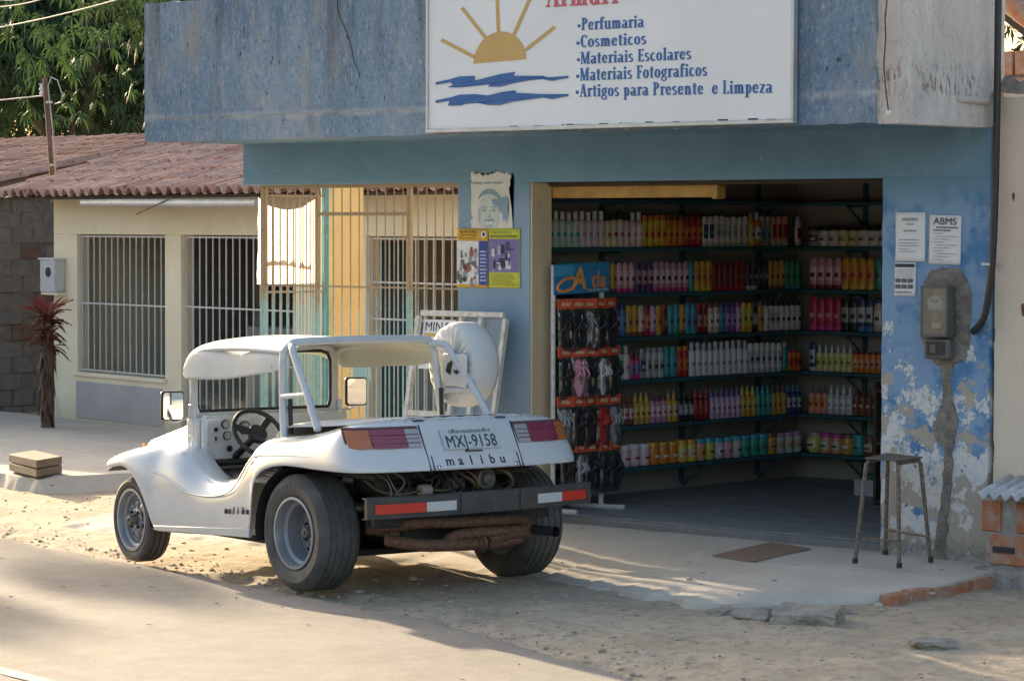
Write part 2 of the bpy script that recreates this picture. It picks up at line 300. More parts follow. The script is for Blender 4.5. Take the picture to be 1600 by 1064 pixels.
# ================================================================ ground
def y_edge(x): # asphalt edge
    return 11.98-.2126*(x+12.8)-(.19*(x+11.2) if x>-11.2 else 0)+.05*fb(x*1.3,3)+.02*fb(x*7,8)
def frange(a,b,st):
    out=[]; n=max(1,int(round((b-a)/st)))
    return [a+(b-a)*i/n for i in range(n+1)]
def grid(xs,ds,fn):
    vs=[Vector(fn(x,d)) for x in xs for d in ds]; m=len(ds); fs=[(i*m+j,(i+1)*m+j,(i+1)*m+j+1,i*m+j+1) for i in range(len(xs)-1) for j in range(m-1)]
    b=MB(); b.add(vs,fs); return b
xs=frange(-70,-20,2)+frange(-19.9,-6,.06)+frange(-5.5,30,2)
b=grid(xs,[0,-.0005,-.02,-.06,-.12,-.3,-.7,-1.5,-3,-6,-9,-12,-16],lambda x,d:(x,y_edge(x)+d,(-.06 if d==0 else -.012+.012*sstep(0,-.06,d) if d>-.06 else 0)+.006*fb(x*.9,d*1.2,2)*sstep(0,-.3,d)))
tag(b.build('road',M_ROAD,fix=False,smooth=60),kind='structure')
tag(MB().box((-160,-120,-.4),(120,160,-.14)).build('ground',M_DIRT),kind='structure')
def z_dirt(x,y):
    d=y-y_edge(x); z=-.03+.03*sstep(0,.5,d)+.035*sstep(2.2,5.,d)
    z+=.03*sstep(-11,-9.6,x)*sstep(.5,1.6,d)
    rut=sstep(.0,.1,d)*(1-sstep(.45,.9,d)); z+=(.022*fb(x*2.2,y*6,1,5)-.018)*rut
    z+=.009*fb(x*1.7,y*2.5,5,5)*sstep(0,.3,d)+.005*fb(x*8,y*12,3,3)
    k=sstep(-11.6,-9.,x)*(1-sstep(12.9,13.4,y)); z+=k*(.016*fb(x*1.6,y*4.5,9,5)+.010*fb(x*5,y*9,4,4))
    return z
b=grid(frange(-44,-20,.3)+frange(-19.95,-6,.05)+frange(-5.5,20,1),frange(-.25,3.2,.05)+frange(3.4,9,.3)+[12,20,60],lambda x,d:(x,y_edge(x)+d,z_dirt(x,y_edge(x)+d) if d>-.1 else -.08))
tag(b.build('dirt_verge',M_DIRT,fix=False,smooth=60),kind='structure')
# concrete apron in front of the shop
def yf(x):
    base=13.35 if x<-11.6 else 13.35-(x+11.6)*.40
    if x>-10.35: base=12.87+(x+10.35)*1.15
    return base+.10*fb(x*2.3,1,4)+.04*fb(x*11,2)
def z_ap(x,y):
    f=yf(x); k=sstep(f-.25,15.0,y); lo=.0 if x<-12 else .02+.055*sstep(-12,-10.5,x)
    return lo+(.15-lo)*k+.004*fb(x*3,y*3,2)
def apron_pt(x,t):
    f=yf(x)
    if t<0: return (x,f-.02*(-t),z_ap(x,f)-.10*(-t)-.01)
    y=f+(15.02-f)*t; return (x,y,z_ap(x,y)-(.03+.02*fb(x*9,7))*max(0,1-t*9) )
xs=frange(-16.6,-9.60,.05)
b=grid(xs,[-1.5,-.3]+frange(0,.2,.02)+frange(.25,1,.05),apron_pt)
n=len(xs); m=len([-1.5,-.3]+frange(0,.2,.02)+frange(.25,1,.05))
side=[(n-1)*m+j for j in range(m)]; vs=[b.v[i] for i in side]; vb=[Vector((p.x,p.y,-.1)) for p in vs]
b.add(vs+vb,[(i,i+1,i+1+m,i+m) for i in range(m-1)])
PAV=tag(b.build('pavement',M_CONC,fix=False,smooth=50),kind='structure')
# brick facing of the apron's side
BRK=MB().box((-.045,-.097,-.055),(.045,.097,.055)).mesh('brick',M_BRK,smooth=0)
def bevel_mesh(me,w=.006,seg=1):
    bm=bmesh.new(); bm.from_mesh(me); bmesh.ops.bevel(bm,geom=bm.edges[:],offset=w,segments=seg,affect='EDGES'); bm.to_mesh(me); bm.free(); me.update(); return me
bevel_mesh(BRK,.006)
T_Z=.062
for i in range(6):
    y=14.72-i*.205; inst(BRK,'brick',PAV,T(-9.632+.008*random.uniform(-1,1),y,T_Z-.006*i+.006*random.uniform(-1,1))@Matrix.Rotation(R(random.uniform(-3,3)),4,'Z'))
# house frame: local x along the wall to the right, y into the house
AH=R(12); HX=Vector((math.cos(AH),-math.sin(AH),0)); HN=Vector((math.sin(AH),math.cos(AH),0))
HO=HN*14.386-HX*28.27
HM=frame(HO,HX,HN,(0,0,1))
# raised slab in front of the cream house
def slab_pt(s,t):
    f=-3.55+.06*fb(s*1.4,2,1)+.03*fb(s*6,5); e=6.75+.05*fb(t*3,8)
    zz=.12+.004*fb(s*3,t*5,3)
    if t<0: p=HM@Vector((s,f+.09*t*(1+.6*fb(s*4,3)),zz+.16*t)); return p
    p=HM@Vector((s,f+(.02-f)*t,zz-.02*max(0,1-t*20)));  return p
xs=frange(-12,-1.5,.3)+frange(-1.4,6.75,.05); ts=[-1.1,-.8,-.5,-.25,-.1,0,.02,.05,.1]+frange(.2,1,.1)
b=grid(xs,ts,slab_pt); n=len(xs); m=len(ts); vs=[b.v[(n-1)*m+j] for j in range(m)]
b.add(vs+[p+HX*.25+Vector((0,0,-.2)) for p in vs],[(i,i+1,i+1+m,i+m) for i in range(m-1)])
tag(b.build('house_pavement',M_CONC,fix=False,smooth=50),kind='structure')
# pale painted line near the camera
a,b_=PZ(0,1046,.004),PZ(78,1066,.004); d=(b_-a).normalized(); n=Vector((-d.y,d.x,0)); 
b=MB(); b.loft([[a+d*t-n*(.05+.006*fb(t*3,1)),a+d*t+n*(.05+.006*fb(t*3,4))] for t in frange(-8,6,.1)]); o=b.build('road_marking',plain('worn_line_paint',(.40,.365,.31),.85,.3,9,.3,90,obj=False),fix=False); tag(o,kind='structure')
# rubble, clods and gravel
M_RUB=plain('broken_concrete',(.33,.29,.24),.95,.4,9,1.,30,obj=False,bdist=.02)
def rock_mesh(seed,r=1.,flat=.6,sub=2):
    bm=bmesh.new(); bmesh.ops.create_icosphere(bm,subdivisions=sub,radius=r)
    for v in bm.verts:
        k=1+.45*noise.noise(v.co*1.3+Vector((seed*7.1,0,0)))+.18*noise.noise(v.co*3.3+Vector((0,seed*3.3,0))); v.co*=k; v.co.z*=flat
    me=bpy.data.meshes.new('stone'); bm.to_mesh(me); bm.free(); me.materials.append(M_RUB); return me
RK=[rock_mesh(i) for i in range(4)]
def stone(u,v,sx,sy,sz,rz,i,label,z=.03):
    p=PZ(u,v,z); o=inst(RK[i],'concrete_lump',None,T(p.x,p.y,z_dirt(p.x,p.y)+sz*.25)@Matrix.Rotation(rz,4,'Z')@Matrix.Diagonal((sx,sy,sz,1))); tag(o,label,'rubble','broken lumps of concrete at the pavement edge')
bm=bmesh.new(); bmesh.ops.create_cube(bm,size=2); bmesh.ops.subdivide_edges(bm,edges=bm.edges[:],cuts=3,use_grid_fill=True)
for v in bm.verts: v.co+=Vector((noise.noise(v.co*1.7),noise.noise(v.co*1.7+Vector((5,0,0))),noise.noise(v.co*1.7+Vector((0,9,0)))))*.22
me=bpy.data.meshes.new('slab'); bm.to_mesh(me); bm.free(); me.materials.append(M_RUB)
p=PZ(1262,972,.03); tag(inst(me,'concrete_lump',None,T(p.x,p.y,z_dirt(p.x,p.y)+.03)@Matrix.Rotation(R(25),4,'Z')@Matrix.Rotation(R(8),4,'X')@Matrix.Diagonal((.17,.12,.045,1))),'largest flat broken lump of concrete lying below the pavement edge','rubble','broken lumps of concrete at the pavement edge')
stone(1180,966,.13,.08,.07,.4,0,'knobbly concrete lump left of the largest flat broken slab')
stone(1130,955,.09,.07,.05,1.4,1,'small concrete lump at the left end of the broken pavement edge')
stone(1325,958,.07,.05,.04,2.,2,'little concrete lump right of the largest flat broken slab')
stone(1460,1012,.13,.09,.06,.9,3,'rounded grey stone standing alone on the bare dirt at lower right')
stone(1205,955,.07,.06,.05,.2,1,'little concrete lump above the knobbly one at the pavement edge')
b=MB(); rr=random.Random(3)
bm=bmesh.new(); bmesh.ops.create_icosphere(bm,subdivisions=1,radius=1); ico=[v.co.copy() for v in bm.verts]; icf=[tuple(v.index for v in f.verts) for f in bm.faces]; bm.free()
for i in range(2600):
    x=rr.uniform(-20,-6.5); k=rr.random()
    if k<.5: d=abs(rr.gauss(.18,.22))
    else: d=rr.uniform(.1,3.0)
    y=y_edge(x)+d
    if y>yf(min(x,-9.63))-.02 and -16.5<x<-9.5: 
        if rr.random()<.75: continue
        z=z_ap(x,y) if y<14.7 else .15
    else: z=z_dirt(x,y)
    s=min(.028,.003+rr.expovariate(1/.0042)); 
    q=Matrix.Rotation(rr.uniform(0,6),3,'Z'); sc=(s*rr.uniform(.8,1.6),s*rr.uniform(.7,1.2),s*rr.uniform(.4,.8))
    b.add([Vector((x,y,z+sc[2]*.3))+q@Vector((c.x*sc[0]*rr.uniform(.8,1.2),c.y*sc[1],c.z*sc[2])) for c in ico],icf)
tag(b.build('gravel',plain('gravel_grey',(.42,.36,.285),.95,.4,7,.3,obj=False),smooth=0,fix=False),'loose gravel and clods scattered along the road edge','gravel',kind='stuff')
b=MB()
for i in range(170):
    x=rr.uniform(-19,-6.5); d=rr.gauss(.0,1.1); y=y_edge(x)+d
    z=(0.004 if d<-.05 else z_dirt(x,y)+.006 if y<yf(min(x,-9.63)) else .156); s=rr.uniform(.008,.03); q=T(x,y,z+.003)@Matrix.Rotation(rr.uniform(0,6),4,'Z')@Matrix.Rotation(rr.uniform(-.5,.5),4,'X')
    b.add([q@Vector(p) for p in ((-s,0,0),(0,-s*.3,.004),(s,0,.002),(0,s*.3,.005))],[(0,1,2,3)])
tag(b.build('leaf_litter',plain('dry_leaf',(.085,.06,.04),.9,.4,9,0,obj=False),smooth=0,fix=False),'tiny dry leaves scattered over road and dirt','litter',kind='stuff')
# ================================================================ shop building
WY=14.85; XL,XR=-16.2,-9.8
shop=thing('shop_building',(-12,16,0),'blue shop with weathered projecting parapet and wide open front','shop')
def sbox(name,a,b_,m,par=shop,bevel=.004,label=None): return MB().box(a,b_).build(name,m,par,bevel=bevel,seg=1,label=label)
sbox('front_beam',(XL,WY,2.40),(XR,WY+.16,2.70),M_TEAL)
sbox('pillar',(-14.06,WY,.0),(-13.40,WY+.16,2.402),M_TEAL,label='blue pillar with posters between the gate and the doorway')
sbox('door_jamb',(-13.40,WY+.003,.0),(-13.385,WY+.20,2.399),M_JAMB)
def wavy_wall(name,x0,x1,z0,z1,y0,y1,m,par,seed,amp=.006,label=None,lip=0):
    """wall slab whose street face and edges are slightly uneven"""
    b=MB(); xs=frange(x0,x1,.06); zs=frange(z0,z1,.06)
    vs=[];nz=len(zs)
    for x in xs:
        for z in zs:
            e=amp*fb(x*5,z*5,seed)
            ez=amp*1.6*fb(x*7,seed,3) if z in (zs[0],zs[-1]) else 0
            ex=amp*1.6*fb(z*7,seed,6) if x in (xs[0],xs[-1]) else 0
            vs.append((x+ex,y0+e*.6,z+ez))
    nx=len(xs); fs=[(i*nz+j,(i+1)*nz+j,(i+1)*nz+j+1,i*nz+j+1) for i in range(nx-1) for j in range(nz-1)]
    rim=[i*nz for i in range(nx)]+[(nx-1)*nz+j for j in range(1,nz)]+[i*nz+nz-1 for i in range(nx-2,-1,-1)]+[j for j in range(nz-2,0,-1)]
    k=len(vs); vs2=[Vector((vs[i][0],y1,vs[i][2])) for i in rim]; b.add(list(vs)+vs2,fs+[(rim[i],k+i,k+(i+1)%len(rim),rim[(i+1)%len(rim)]) for i in range(len(rim))]+[tuple(range(k,k+len(rim)))])
    return b.build(name,m,par,smooth=40,label=label)
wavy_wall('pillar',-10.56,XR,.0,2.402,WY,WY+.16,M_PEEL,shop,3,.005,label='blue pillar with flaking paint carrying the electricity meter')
wavy_wall('parapet',XL,XR-.15,2.69,3.655,13.92,14.07,M_PAR,shop,5,.008,label='parapet with streaked and faded blue paint')
b=MB(); xs=frange(13.935,WY+.14,.06); zs=frange(2.685,3.655,.06)
b=grid(xs,zs,lambda y,z:(XR+.004*fb(y*6,z*6,2)+(0 if 2.69<z<3.65 else .006*fb(y*9,1)),y,z)); nx,nz=len(xs),len(zs)
rim=[i*nz for i in range(nx)]+[(nx-1)*nz+j for j in range(1,nz)]+[i*nz+nz-1 for i in range(nx-2,-1,-1)]+[j for j in range(nz-2,0,-1)]
vs=[b.v[i] for i in rim]; b.add(vs+[Vector((XR-.148,p.y,p.z)) for p in vs],[(i,(i+1)%len(vs),(i+1)%len(vs)+len(vs),i+len(vs)) for i in range(len(vs))])
b.build('parapet_end',M_WW,shop,smooth=40,label='dirty whitewashed end face of the parapet')
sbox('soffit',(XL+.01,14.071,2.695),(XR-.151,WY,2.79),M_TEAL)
sbox('roof_slab',(-14.06,WY+.001,2.79),(XR-.151,18.8,2.90),M_CONC)
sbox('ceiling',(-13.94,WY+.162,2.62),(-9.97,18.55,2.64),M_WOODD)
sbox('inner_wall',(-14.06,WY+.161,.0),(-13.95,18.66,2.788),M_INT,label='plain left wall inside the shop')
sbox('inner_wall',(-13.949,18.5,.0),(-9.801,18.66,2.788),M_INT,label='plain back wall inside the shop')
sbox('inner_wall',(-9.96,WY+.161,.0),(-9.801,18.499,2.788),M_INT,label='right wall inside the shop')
M_TILEF=plain('grey_floor_tile',(.27,.285,.30),.45,.25,5,.1,obj=False)
sbox('shop_floor',(-13.949,WY+.10,.02),(-9.961,18.499,.2),plain('grey_grout',(.16,.165,.17),.8,.2,8,.1,obj=False),bevel=.012)
FT=bevel_mesh(MB().box((-.1975,-.1975,0),(.1975,.1975,.006)).mesh('floor_tile',M_TILEF,smooth=0),.002)
for i in range(10):
    for j in range(9):
        y=WY+.33+j*.4
        if y<18.4: inst(FT,'floor_tile',shop,T(-13.74+i*.4,y,.2005))
sbox('lintel_board',(-13.384,WY+.162,2.375),(-10.565,WY+.20,2.40),M_WOODD)
b=MB().box((-13.384,WY+.20,2.295),(-12.02,WY+.27,2.374)).box((-12.02,WY+.19,2.285),(-11.975,WY+.28,2.374)); b.build('shutter_box',M_ORANGE,shop,bevel=.004,seg=1,label='stained orange board under the lintel')
# crack in the parapet
b=MB(); pts=[PY(u,v,13.905) for u,v in ((527,0),(528,14),(531,28),(538,42),(545,60),(550,80),(553,98),(561,112),(562,121))]; b.tube(pts,.0035,5); b.build('parapet_crack',M_INK,shop)
b=MB(); pts=[]; 
for i in range(60):
    u=238+i*7.15; v=184-(u-238)*.031+1.6*fb(u*.05,3); pts.append(PY(u,v,13.907))
b.tube(pts,.0028,5); b.build('parapet_crack',M_GREYINK,shop)
b=MB(); b.tube([PX(1500,155,XR+.02)+Vector((-.03,0,0)),PX(1543,158,XR+.02)],.022,10); b.build('drain_stub',M_CONC,shop)
# ---------------------------------------------------------------- sign
sx0,sx1=-13.41,-10.485; SY=13.872
sign=thing('shop_sign',(-11.95,SY,2.70),'large white shop sign with mustard sun, blue waves and blue lettering','sign')
b=MB().box((sx0+.02,SY,2.725),(sx1-.02,13.905,3.66)); b.build('sign_panel',M_SIGN,sign)
for a,c_ in (((sx0,SY-.012,2.70),(sx1,13.904,2.724)),((sx0,SY-.01,2.7245),(sx0+.022,13.904,3.67)),((sx1-.022,SY-.01,2.7245),(sx1,13.904,3.67))): MB().box(a,c_).build('sign_frame',M_ALU,sign,bevel=.003,seg=1)
for k,(u,v) in enumerate(((778,80),(692,62),(722,12),(845,60),(865,40))): pass
def spoly(name,pts,m,off=.004): # polygon traced on the sign face
    w=[PY(u,v,SY) for u,v in pts]; b=MB(); b.prism([(p.x,p.z) for p in w],0,.003,frame((0,SY,0),(1,0,0),(0,0,1),(0,-1,0))); return b.build(name,m,sign,smooth=0)
c0=Vector((781,97)); 
half=[(740,100)]+[(781-41*math.cos(math.pi*i/20)+2*math.sin(math.pi*i/20),97-47*math.sin(math.pi*i/20)-(i-10)*.25) for i in range(1,20)]+[(822,93)]
spoly('sun_disc',half,M_SGOLD)
for (a,b_,w) in (((690,63),(742,90),5.5),((722,13),(759,60),5.2),((777,-2),(779,51),5),((829,-3),(803,55),5.2),((867,43),(821,79),5.2)):
    a,b_=Vector(a),Vector(b_); n=(b_-a).normalized().orthogonal()*(w/2); spoly('sun_ray',[a-n,b_-n,b_+n,a+n],M_SGOLD)
def wave(dy):
    up=[(681,129),(705,124),(718,120),(742,119),(741,125),(745,128),(770,122),(783,116),(805,113),(802,119),(808,124),(828,121),(848,119),(862,123),(888,119)]
    lo=[(888,122),(862,127),(842,123),(822,125),(800,131),(782,136),(763,136),(775,131),(768,128),(735,131),(720,137),(700,137),(708,133),(704,129),(681,133)]
    return [(u,v+dy) for u,v in up+lo]
def tri_poly(name,pts,m):
    w=[PY(u,v,SY-.003) for u,v in pts]; bm=bmesh.new(); f=bm.faces.new([bm.verts.new((p.x,p.y,p.z)) for p in w]); bmesh.ops.triangulate(bm,faces=[f]); me=bpy.data.meshes.new(name); bm.to_mesh(me); bm.free(); me.materials.append(m); me.transform(wm(sign).inverted()); o=bpy.data.objects.new(name,me); link(o,sign)
    md=o.modifiers.new('s','SOLIDIFY'); md.thickness=.003; return o
tri_poly('wave',wave(0),M_SBLUE); tri_poly('wave',wave(28.5),M_SBLUE)
# serif lettering drawn stroke by stroke
def glyph(ch):
    P=[]; S=.17; t=.075; X=.66
    def q(x0,y0,x1,y1): P.append([(x0,y0),(x1,y0),(x1,y1),(x0,y1)])
    def stem(x,y0,y1,top='l',bot='b',w=S):
        q(x,y0,x+w,y1)
        if bot=='b': q(x-.07,y0,x+w+.07,y0+.06)
        if top=='b': q(x-.07,y1-.06,x+w+.07,y1)
        if top=='l': P.append([(x-.08,y1-.09),(x+.02,y1-.12),(x+.02,y1),(x-.01,y1)])
    def bar(a,b,w):
        a,b=Vector(a),Vector(b); n=(b-a).normalized().orthogonal()*(w/2); P.append([tuple(a-n),tuple(b-n),tuple(b+n),tuple(a+n)])
    def arc(cx,cy,rx,ry,a0,a1,ws=S,wt=t,n=12):
        for i in range(n):
            A=[R(a0+(a1-a0)*(i+k)/n) for k in (0,1)]; P.append([(cx+rx*math.cos(A[0]),cy+ry*math.sin(A[0])),(cx+rx*math.cos(A[1]),cy+ry*math.sin(A[1])),(cx+(rx-ws)*math.cos(A[1]),cy+(ry-wt)*math.sin(A[1])),(cx+(rx-ws)*math.cos(A[0]),cy+(ry-wt)*math.sin(A[0]))])
    adv=.5
    if ch=='P': stem(.08,0,1,'b'); arc(.24,.73,.30,.27,-90,90); adv=.6
    elif ch=='E':
        stem(.08,0,1,'b'); q(.2,.93,.5,1); q(.44,.8,.5,1); q(.2,.48,.42,.55); q(.38,.42,.43,.61); q(.2,0,.52,.07); q(.46,0,.52,.2); adv=.58
    elif ch=='F': stem(.08,0,1,'b'); q(.2,.93,.5,1); q(.44,.8,.5,1); q(.2,.48,.42,.55); q(.38,.42,.43,.61); adv=.54
    elif ch=='L': stem(.08,0,1,'b'); q(.2,0,.5,.07); q(.44,0,.5,.22); adv=.54
    elif ch=='M': q(.06,0,.13,1); bar((.14,.98),(.38,.04),.16); bar((.62,.98),(.38,.04),.07); q(.58,0,.75,1); q(0,0,.2,.06); q(.5,0,.83,.06); q(0,.94,.16,1); q(.6,.94,.83,1); adv=.86
    elif ch=='C': arc(.33,.5,.30,.52,50,310); bar((.52,.95),(.52,.72),.06); adv=.6
    elif ch=='A': bar((.1,0),(.32,1),.07); bar((.34,.98),(.54,.0),.17); q(.17,.3,.46,.37); q(0,0,.22,.06); q(.38,0,.7,.06); adv=.68
    elif ch=='a': arc(.22,.18,.21,.2,0,360,.15,.06); stem(.3,0,.5,None,None); arc(.24,.46,.235,.2,0,150,.16,.07); q(.4,0,.54,.06); adv=.56
    elif ch=='e': arc(.26,.33,.25,.35,20,330); q(.1,.32,.49,.39); adv=.54
    elif ch=='o': arc(.27,.33,.26,.35,0,360); adv=.56
    elif ch=='c': arc(.26,.33,.25,.35,50,320); adv=.5
    elif ch=='s': arc(.21,.49,.19,.19,30,270,.14,.08); arc(.21,.17,.20,.19,-150,90,.14,.08); adv=.45
    elif ch=='r': stem(.08,0,X); arc(.32,.42,.16,.26,30,170,.1,.1); adv=.44
    elif ch=='i': stem(.08,0,X); arc(.165,.86,.1,.1,0,360,.1,.1); adv=.34
    elif ch=='l': stem(.08,0,1.02); adv=.34
    elif ch=='t': stem(.1,.06,.86,None,None,.16); q(0,X-.07,.36,X); arc(.26,.12,.16,.13,180,310,.1,.07); adv=.4
    elif ch=='f': stem(.08,0,.8,None); arc(.27,.8,.19,.22,20,180,.17,.08); q(0,X-.07,.36,X); adv=.4
    elif ch=='u': stem(.06,.16,X,'l',None); arc(.25,.18,.19,.2,180,330,.17,.09); stem(.38,0,X,'l',None); q(.5,0,.62,.06); adv=.64
    elif ch=='n': stem(.08,0,X); arc(.32,.44,.22,.24,0,160,.17,.09); stem(.37,0,.46,None); adv=.66
    elif ch=='m': stem(.08,0,X); arc(.32,.44,.2,.24,0,160,.17,.09); stem(.35,0,.46,None); arc(.58,.44,.2,.24,0,150,.17,.09); stem(.61,0,.46,None); adv=.9
    elif ch=='p': stem(.08,-.3,X); arc(.27,.33,.26,.35,-150,150); adv=.58
    elif ch=='g': arc(.24,.4,.21,.27,0,360,.14,.07); arc(.25,-.08,.25,.2,0,360,.1,.08); bar((.36,.6),(.5,.66),.1); bar((.12,.16),(.14,.06),.1); adv=.54
    elif ch=='z': q(.04,X-.07,.44,X); q(.04,0,.44,.07); bar((.37,X-.03),(.11,.03),.16); adv=.5
    elif ch=='*': arc(.12,.36,.13,.14,0,360,.13,.14); adv=.3
    else: adv=.3
    return P,adv
def serif(s,u0,v0,u1,v1,hpx,m,name='lettering_word'):
    """letters on the sign between two baseline pixels, one part per word"""
    a,b_=PY(u0,v0,SY),PY(u1,v1,SY); h=abs(PY(u0,v0-hpx,SY).z-a.z); x=0; words_=[[]]
    for ch in s:
        if ch==' ': words_.append([])
        g,ad=glyph(ch); words_[-1]+=[[(x+px,py) for px,py in pg] for pg in g]; x+=ad+.03
        if ch=='*': words_.append([])
    d=(b_-a)/x
    for polys in words_:
        if not polys: continue
        b=MB()
        for i,pg in enumerate(polys):
            off=.003+.00012*(i%9); n=len(pg); b.add([a+d*px+Vector((0,-off,py*h)) for px,py in pg]+[a+d*px+Vector((0,0,py*h)) for px,py in pg],[tuple(range(n))]+[(k,(k+1)%n,(k+1)%n+n,k+n) for k in range(n)])
        b.build(name if len(polys)>13 or m==M_SRED or polys[0][0][0]!=polys[-1][0][0] else 'bullet_dot',m,sign,smooth=0)
serif('*Perfumaria',903,48,1007,43,19,M_SBLUE); serif('*Cosmeticos',901,75,1011,69.5,19,M_SBLUE); serif('*Materiais Escolares',902,101,1081,93,19,M_SBLUE); serif('*Materiais Fotograficos',901,127,1106,119,20,M_SBLUE); serif('*Artigos para Presente  e Limpeza',900,152,1208,145.5,20,M_SBLUE)
serif('Armari',853,12,968,6,46,M_SRED)
# grime along the sign's bottom edge
b=MB(); u=790.
while u<1225:
    w=rr.uniform(2,16); v=203.5-(u-663)*.0292; 
    if rr.random()<.75*(1-abs(u-930)/420):
        a=PY(u,v-rr.uniform(.5,3.4),SY-.002); c_=PY(u+w,v,SY-.002); b.box((a.x,SY-.0015,c_.z),(c_.x,SY+.001,a.z))
    u+=w+rr.uniform(0,3)
b.build('grime_strip',M_INK,sign,smooth=0)['kind']='stuff'
# ---------------------------------------------------------------- posters and notices
def sheet(name,u0,v0,u1,v1,m,label,cat='poster',tilt=0,y=WY-.004,group=None):
    a,c_=PY(u0,v0,y),PY(u1,v1,y); w,h=c_.x-a.x,a.z-c_.z; o=thing(name,(a.x,y,c_.z),label,cat,group=group); WM[o.name]=T(a.x,y,c_.z)@Matrix.Rotation(tilt,4,'Y'); o.matrix_world=WM[o.name]
    b=MB(); n=8; vs=[];fs=[]
    for i in range(n+1):
        for j in range(n+1):
            x,z=w*i/n,h*j/n; e=-.0035*max(0,fb(x*9+u0,z*9,3))-(.006 if (i in(0,n) and j in (0,n)) else 0)*rr.random(); vs.append((x,e-.002,z))
    fs=[(i*(n+1)+j,(i+1)*(n+1)+j,(i+1)*(n+1)+j+1,i*(n+1)+j+1) for i in range(n) for j in range(n)]
    b.add(vs,fs); s=b.build('paper',m,o,local=True,solid=.0012); return o,w,h
def mark(o,x0,z0,x1,z1,m,name='printed_block',off=.0085): return MB().box((x0,-off,z0),(x1,-off+.0012,z1)).build(name,m,o,local=True,smooth=0)
def words(o,s,x,z,size,m,bold=0.,sx=1.,align='LEFT'): return text(s,o,wm(o)@frame((x,-.0085,z),(1,0,0),(0,0,1),(0,-1,0)),m,size,bold,sx,'printed_line',.0004,align=align)
def scribble(o,x0,x1,z,h,m,seed):
    b=MB(); r_=random.Random(seed); x=x0
    while x<x1-.004:
        w=min(r_.uniform(.006,.022),x1-x); b.box((x,-.0088,z),(x+w,-.0078,z+h)); x+=w+.004
    return b.build('printed_line',m,o,local=True,smooth=0)
C=lambda *a: plain('ink_%d_%d_%d'%tuple(int(x*100) for x in a),a,.75,.15,30,0)
# torn campaign poster: ragged pale sheet with a plain half-tone head
po=thing('torn_poster',(-13.94,WY-.003,2.10),'torn pale poster with ragged edges and a faded smiling face above the course posters','poster')
a,c_=PY(735,268,WY-.003),PY(803,362,WY-.003); b=MB(); ring=[]; n=70; w,h=c_.x-a.x,a.z-c_.z
def rag(k): return .030*abs(fb(k*11.1,2,1))+.020*abs(fb(k*41.,5,1,5))
n=150
for i in range(n):
    t=i/n*4; s=int(t); f=t-s; e=rag(i/n*3)*(1. if s!=0 else .1)
    ring.append([(f*w,0+e),(w-e*(1.5 if f>.35 else .9),f*h),(w-f*w,h-e*1.6),(e*.9,h-f*h)][s])
ring=[(x,z) for x,z in ring]
bm=bmesh.new(); f=bm.faces.new([bm.verts.new((x,-.001,z)) for x,z in ring]); bmesh.ops.triangulate(bm,faces=[f]); me=bpy.data.meshes.new('paper'); bm.to_mesh(me); bm.free(); me.materials.append(plain('pale_poster_paper',(.60,.60,.56),.85,.1,6,0)); o=bpy.data.objects.new('paper',me); link(o,po,T(a.x,WY-.003,c_.z)); WM[po.name]=T(a.x,WY-.003,c_.z); po.matrix_world=WM[po.name]; o.matrix_local=Matrix()
def ell(cx,cz,rx,rz,a0=0,a1=360,n=24): return [(cx+rx*math.cos(R(a0+(a1-a0)*i/n)),cz+rz*math.sin(R(a0+(a1-a0)*i/n))) for i in range(n+(0 if a1-a0>=360 else 1))]
def decal(o,pts,m,off,name='printed_shape'):
    bm=bmesh.new(); f=bm.faces.new([bm.verts.new((x,-off,z)) for x,z in pts]); bmesh.ops.triangulate(bm,faces=[f]); bmesh.ops.recalc_face_normals(bm,faces=bm.faces); me=bpy.data.meshes.new(name); bm.to_mesh(me); bm.free(); me.materials.append(m); q=bpy.data.objects.new(name,me); link(q,o); return q
T1,T2,T3=C(.20,.31,.35),C(.33,.42,.43),C(.50,.545,.525)
X0=.175
decal(po,[(x,max(z,.006)) for x,z in ell(X0,.115,.098,.155,n=40)],T3,.0022)                       # face
decal(po,ell(X0,.19,.105,.095,12,172)+ell(X0-.005,.205,.088,.045,165,20),T1,.0030)                # hair
decal(po,ell(X0-.085,.11,.018,.05,60,300),T2,.0028)                                               # shaded cheek edge
for sx_ in (-1,1):
    cx=X0+sx_*.042; decal(po,[(cx-.030,.158),(cx-.01,.170),(cx+.022,.166),(cx+.030,.156),(cx,.160)],T1,.0034); decal(po,ell(cx,.143,.020,.006,n=12),T1,.0034); decal(po,ell(cx,.134,.022,.006,180,360,10),T2,.0033)
decal(po,[(X0+.006,.15),(X0+.020,.10),(X0+.012,.092),(X0-.016,.092),(X0-.02,.098),(X0-.002,.103)],T2,.0034)  # nose
decal(po,[(X0-.058,.062),(X0-.03,.086),(X0,.080),(X0+.03,.086),(X0+.058,.062),(X0+.03,.072),(X0,.069),(X0-.03,.072)],T1,.0036) # moustache
decal(po,ell(X0,.062,.036,.015,180,360,12),C(.64,.66,.64),.0037); decal(po,ell(X0,.04,.05,.012,180,360,12),T2,.0036)
text('emprego, saude e educacao',po,wm(po)@frame((.022,-.0032,.318),(1,0,0),(0,0,1),(0,-1,0)),T1,.030,.0,.82,'printed_line',.0003)
hole=[(.20,.205),(.215,.222),(.245,.213),(.262,.232),(.30,.222),(.33,.238),(.352,.215),(.345,.16),(.352,.11),(.338,.05),(.322,.085),(.305,.06),(.296,.12),(.268,.135),(.258,.165),(.23,.172),(.205,.186)]
decal(po,hole,M_TEAL,.0052,'torn_hole')
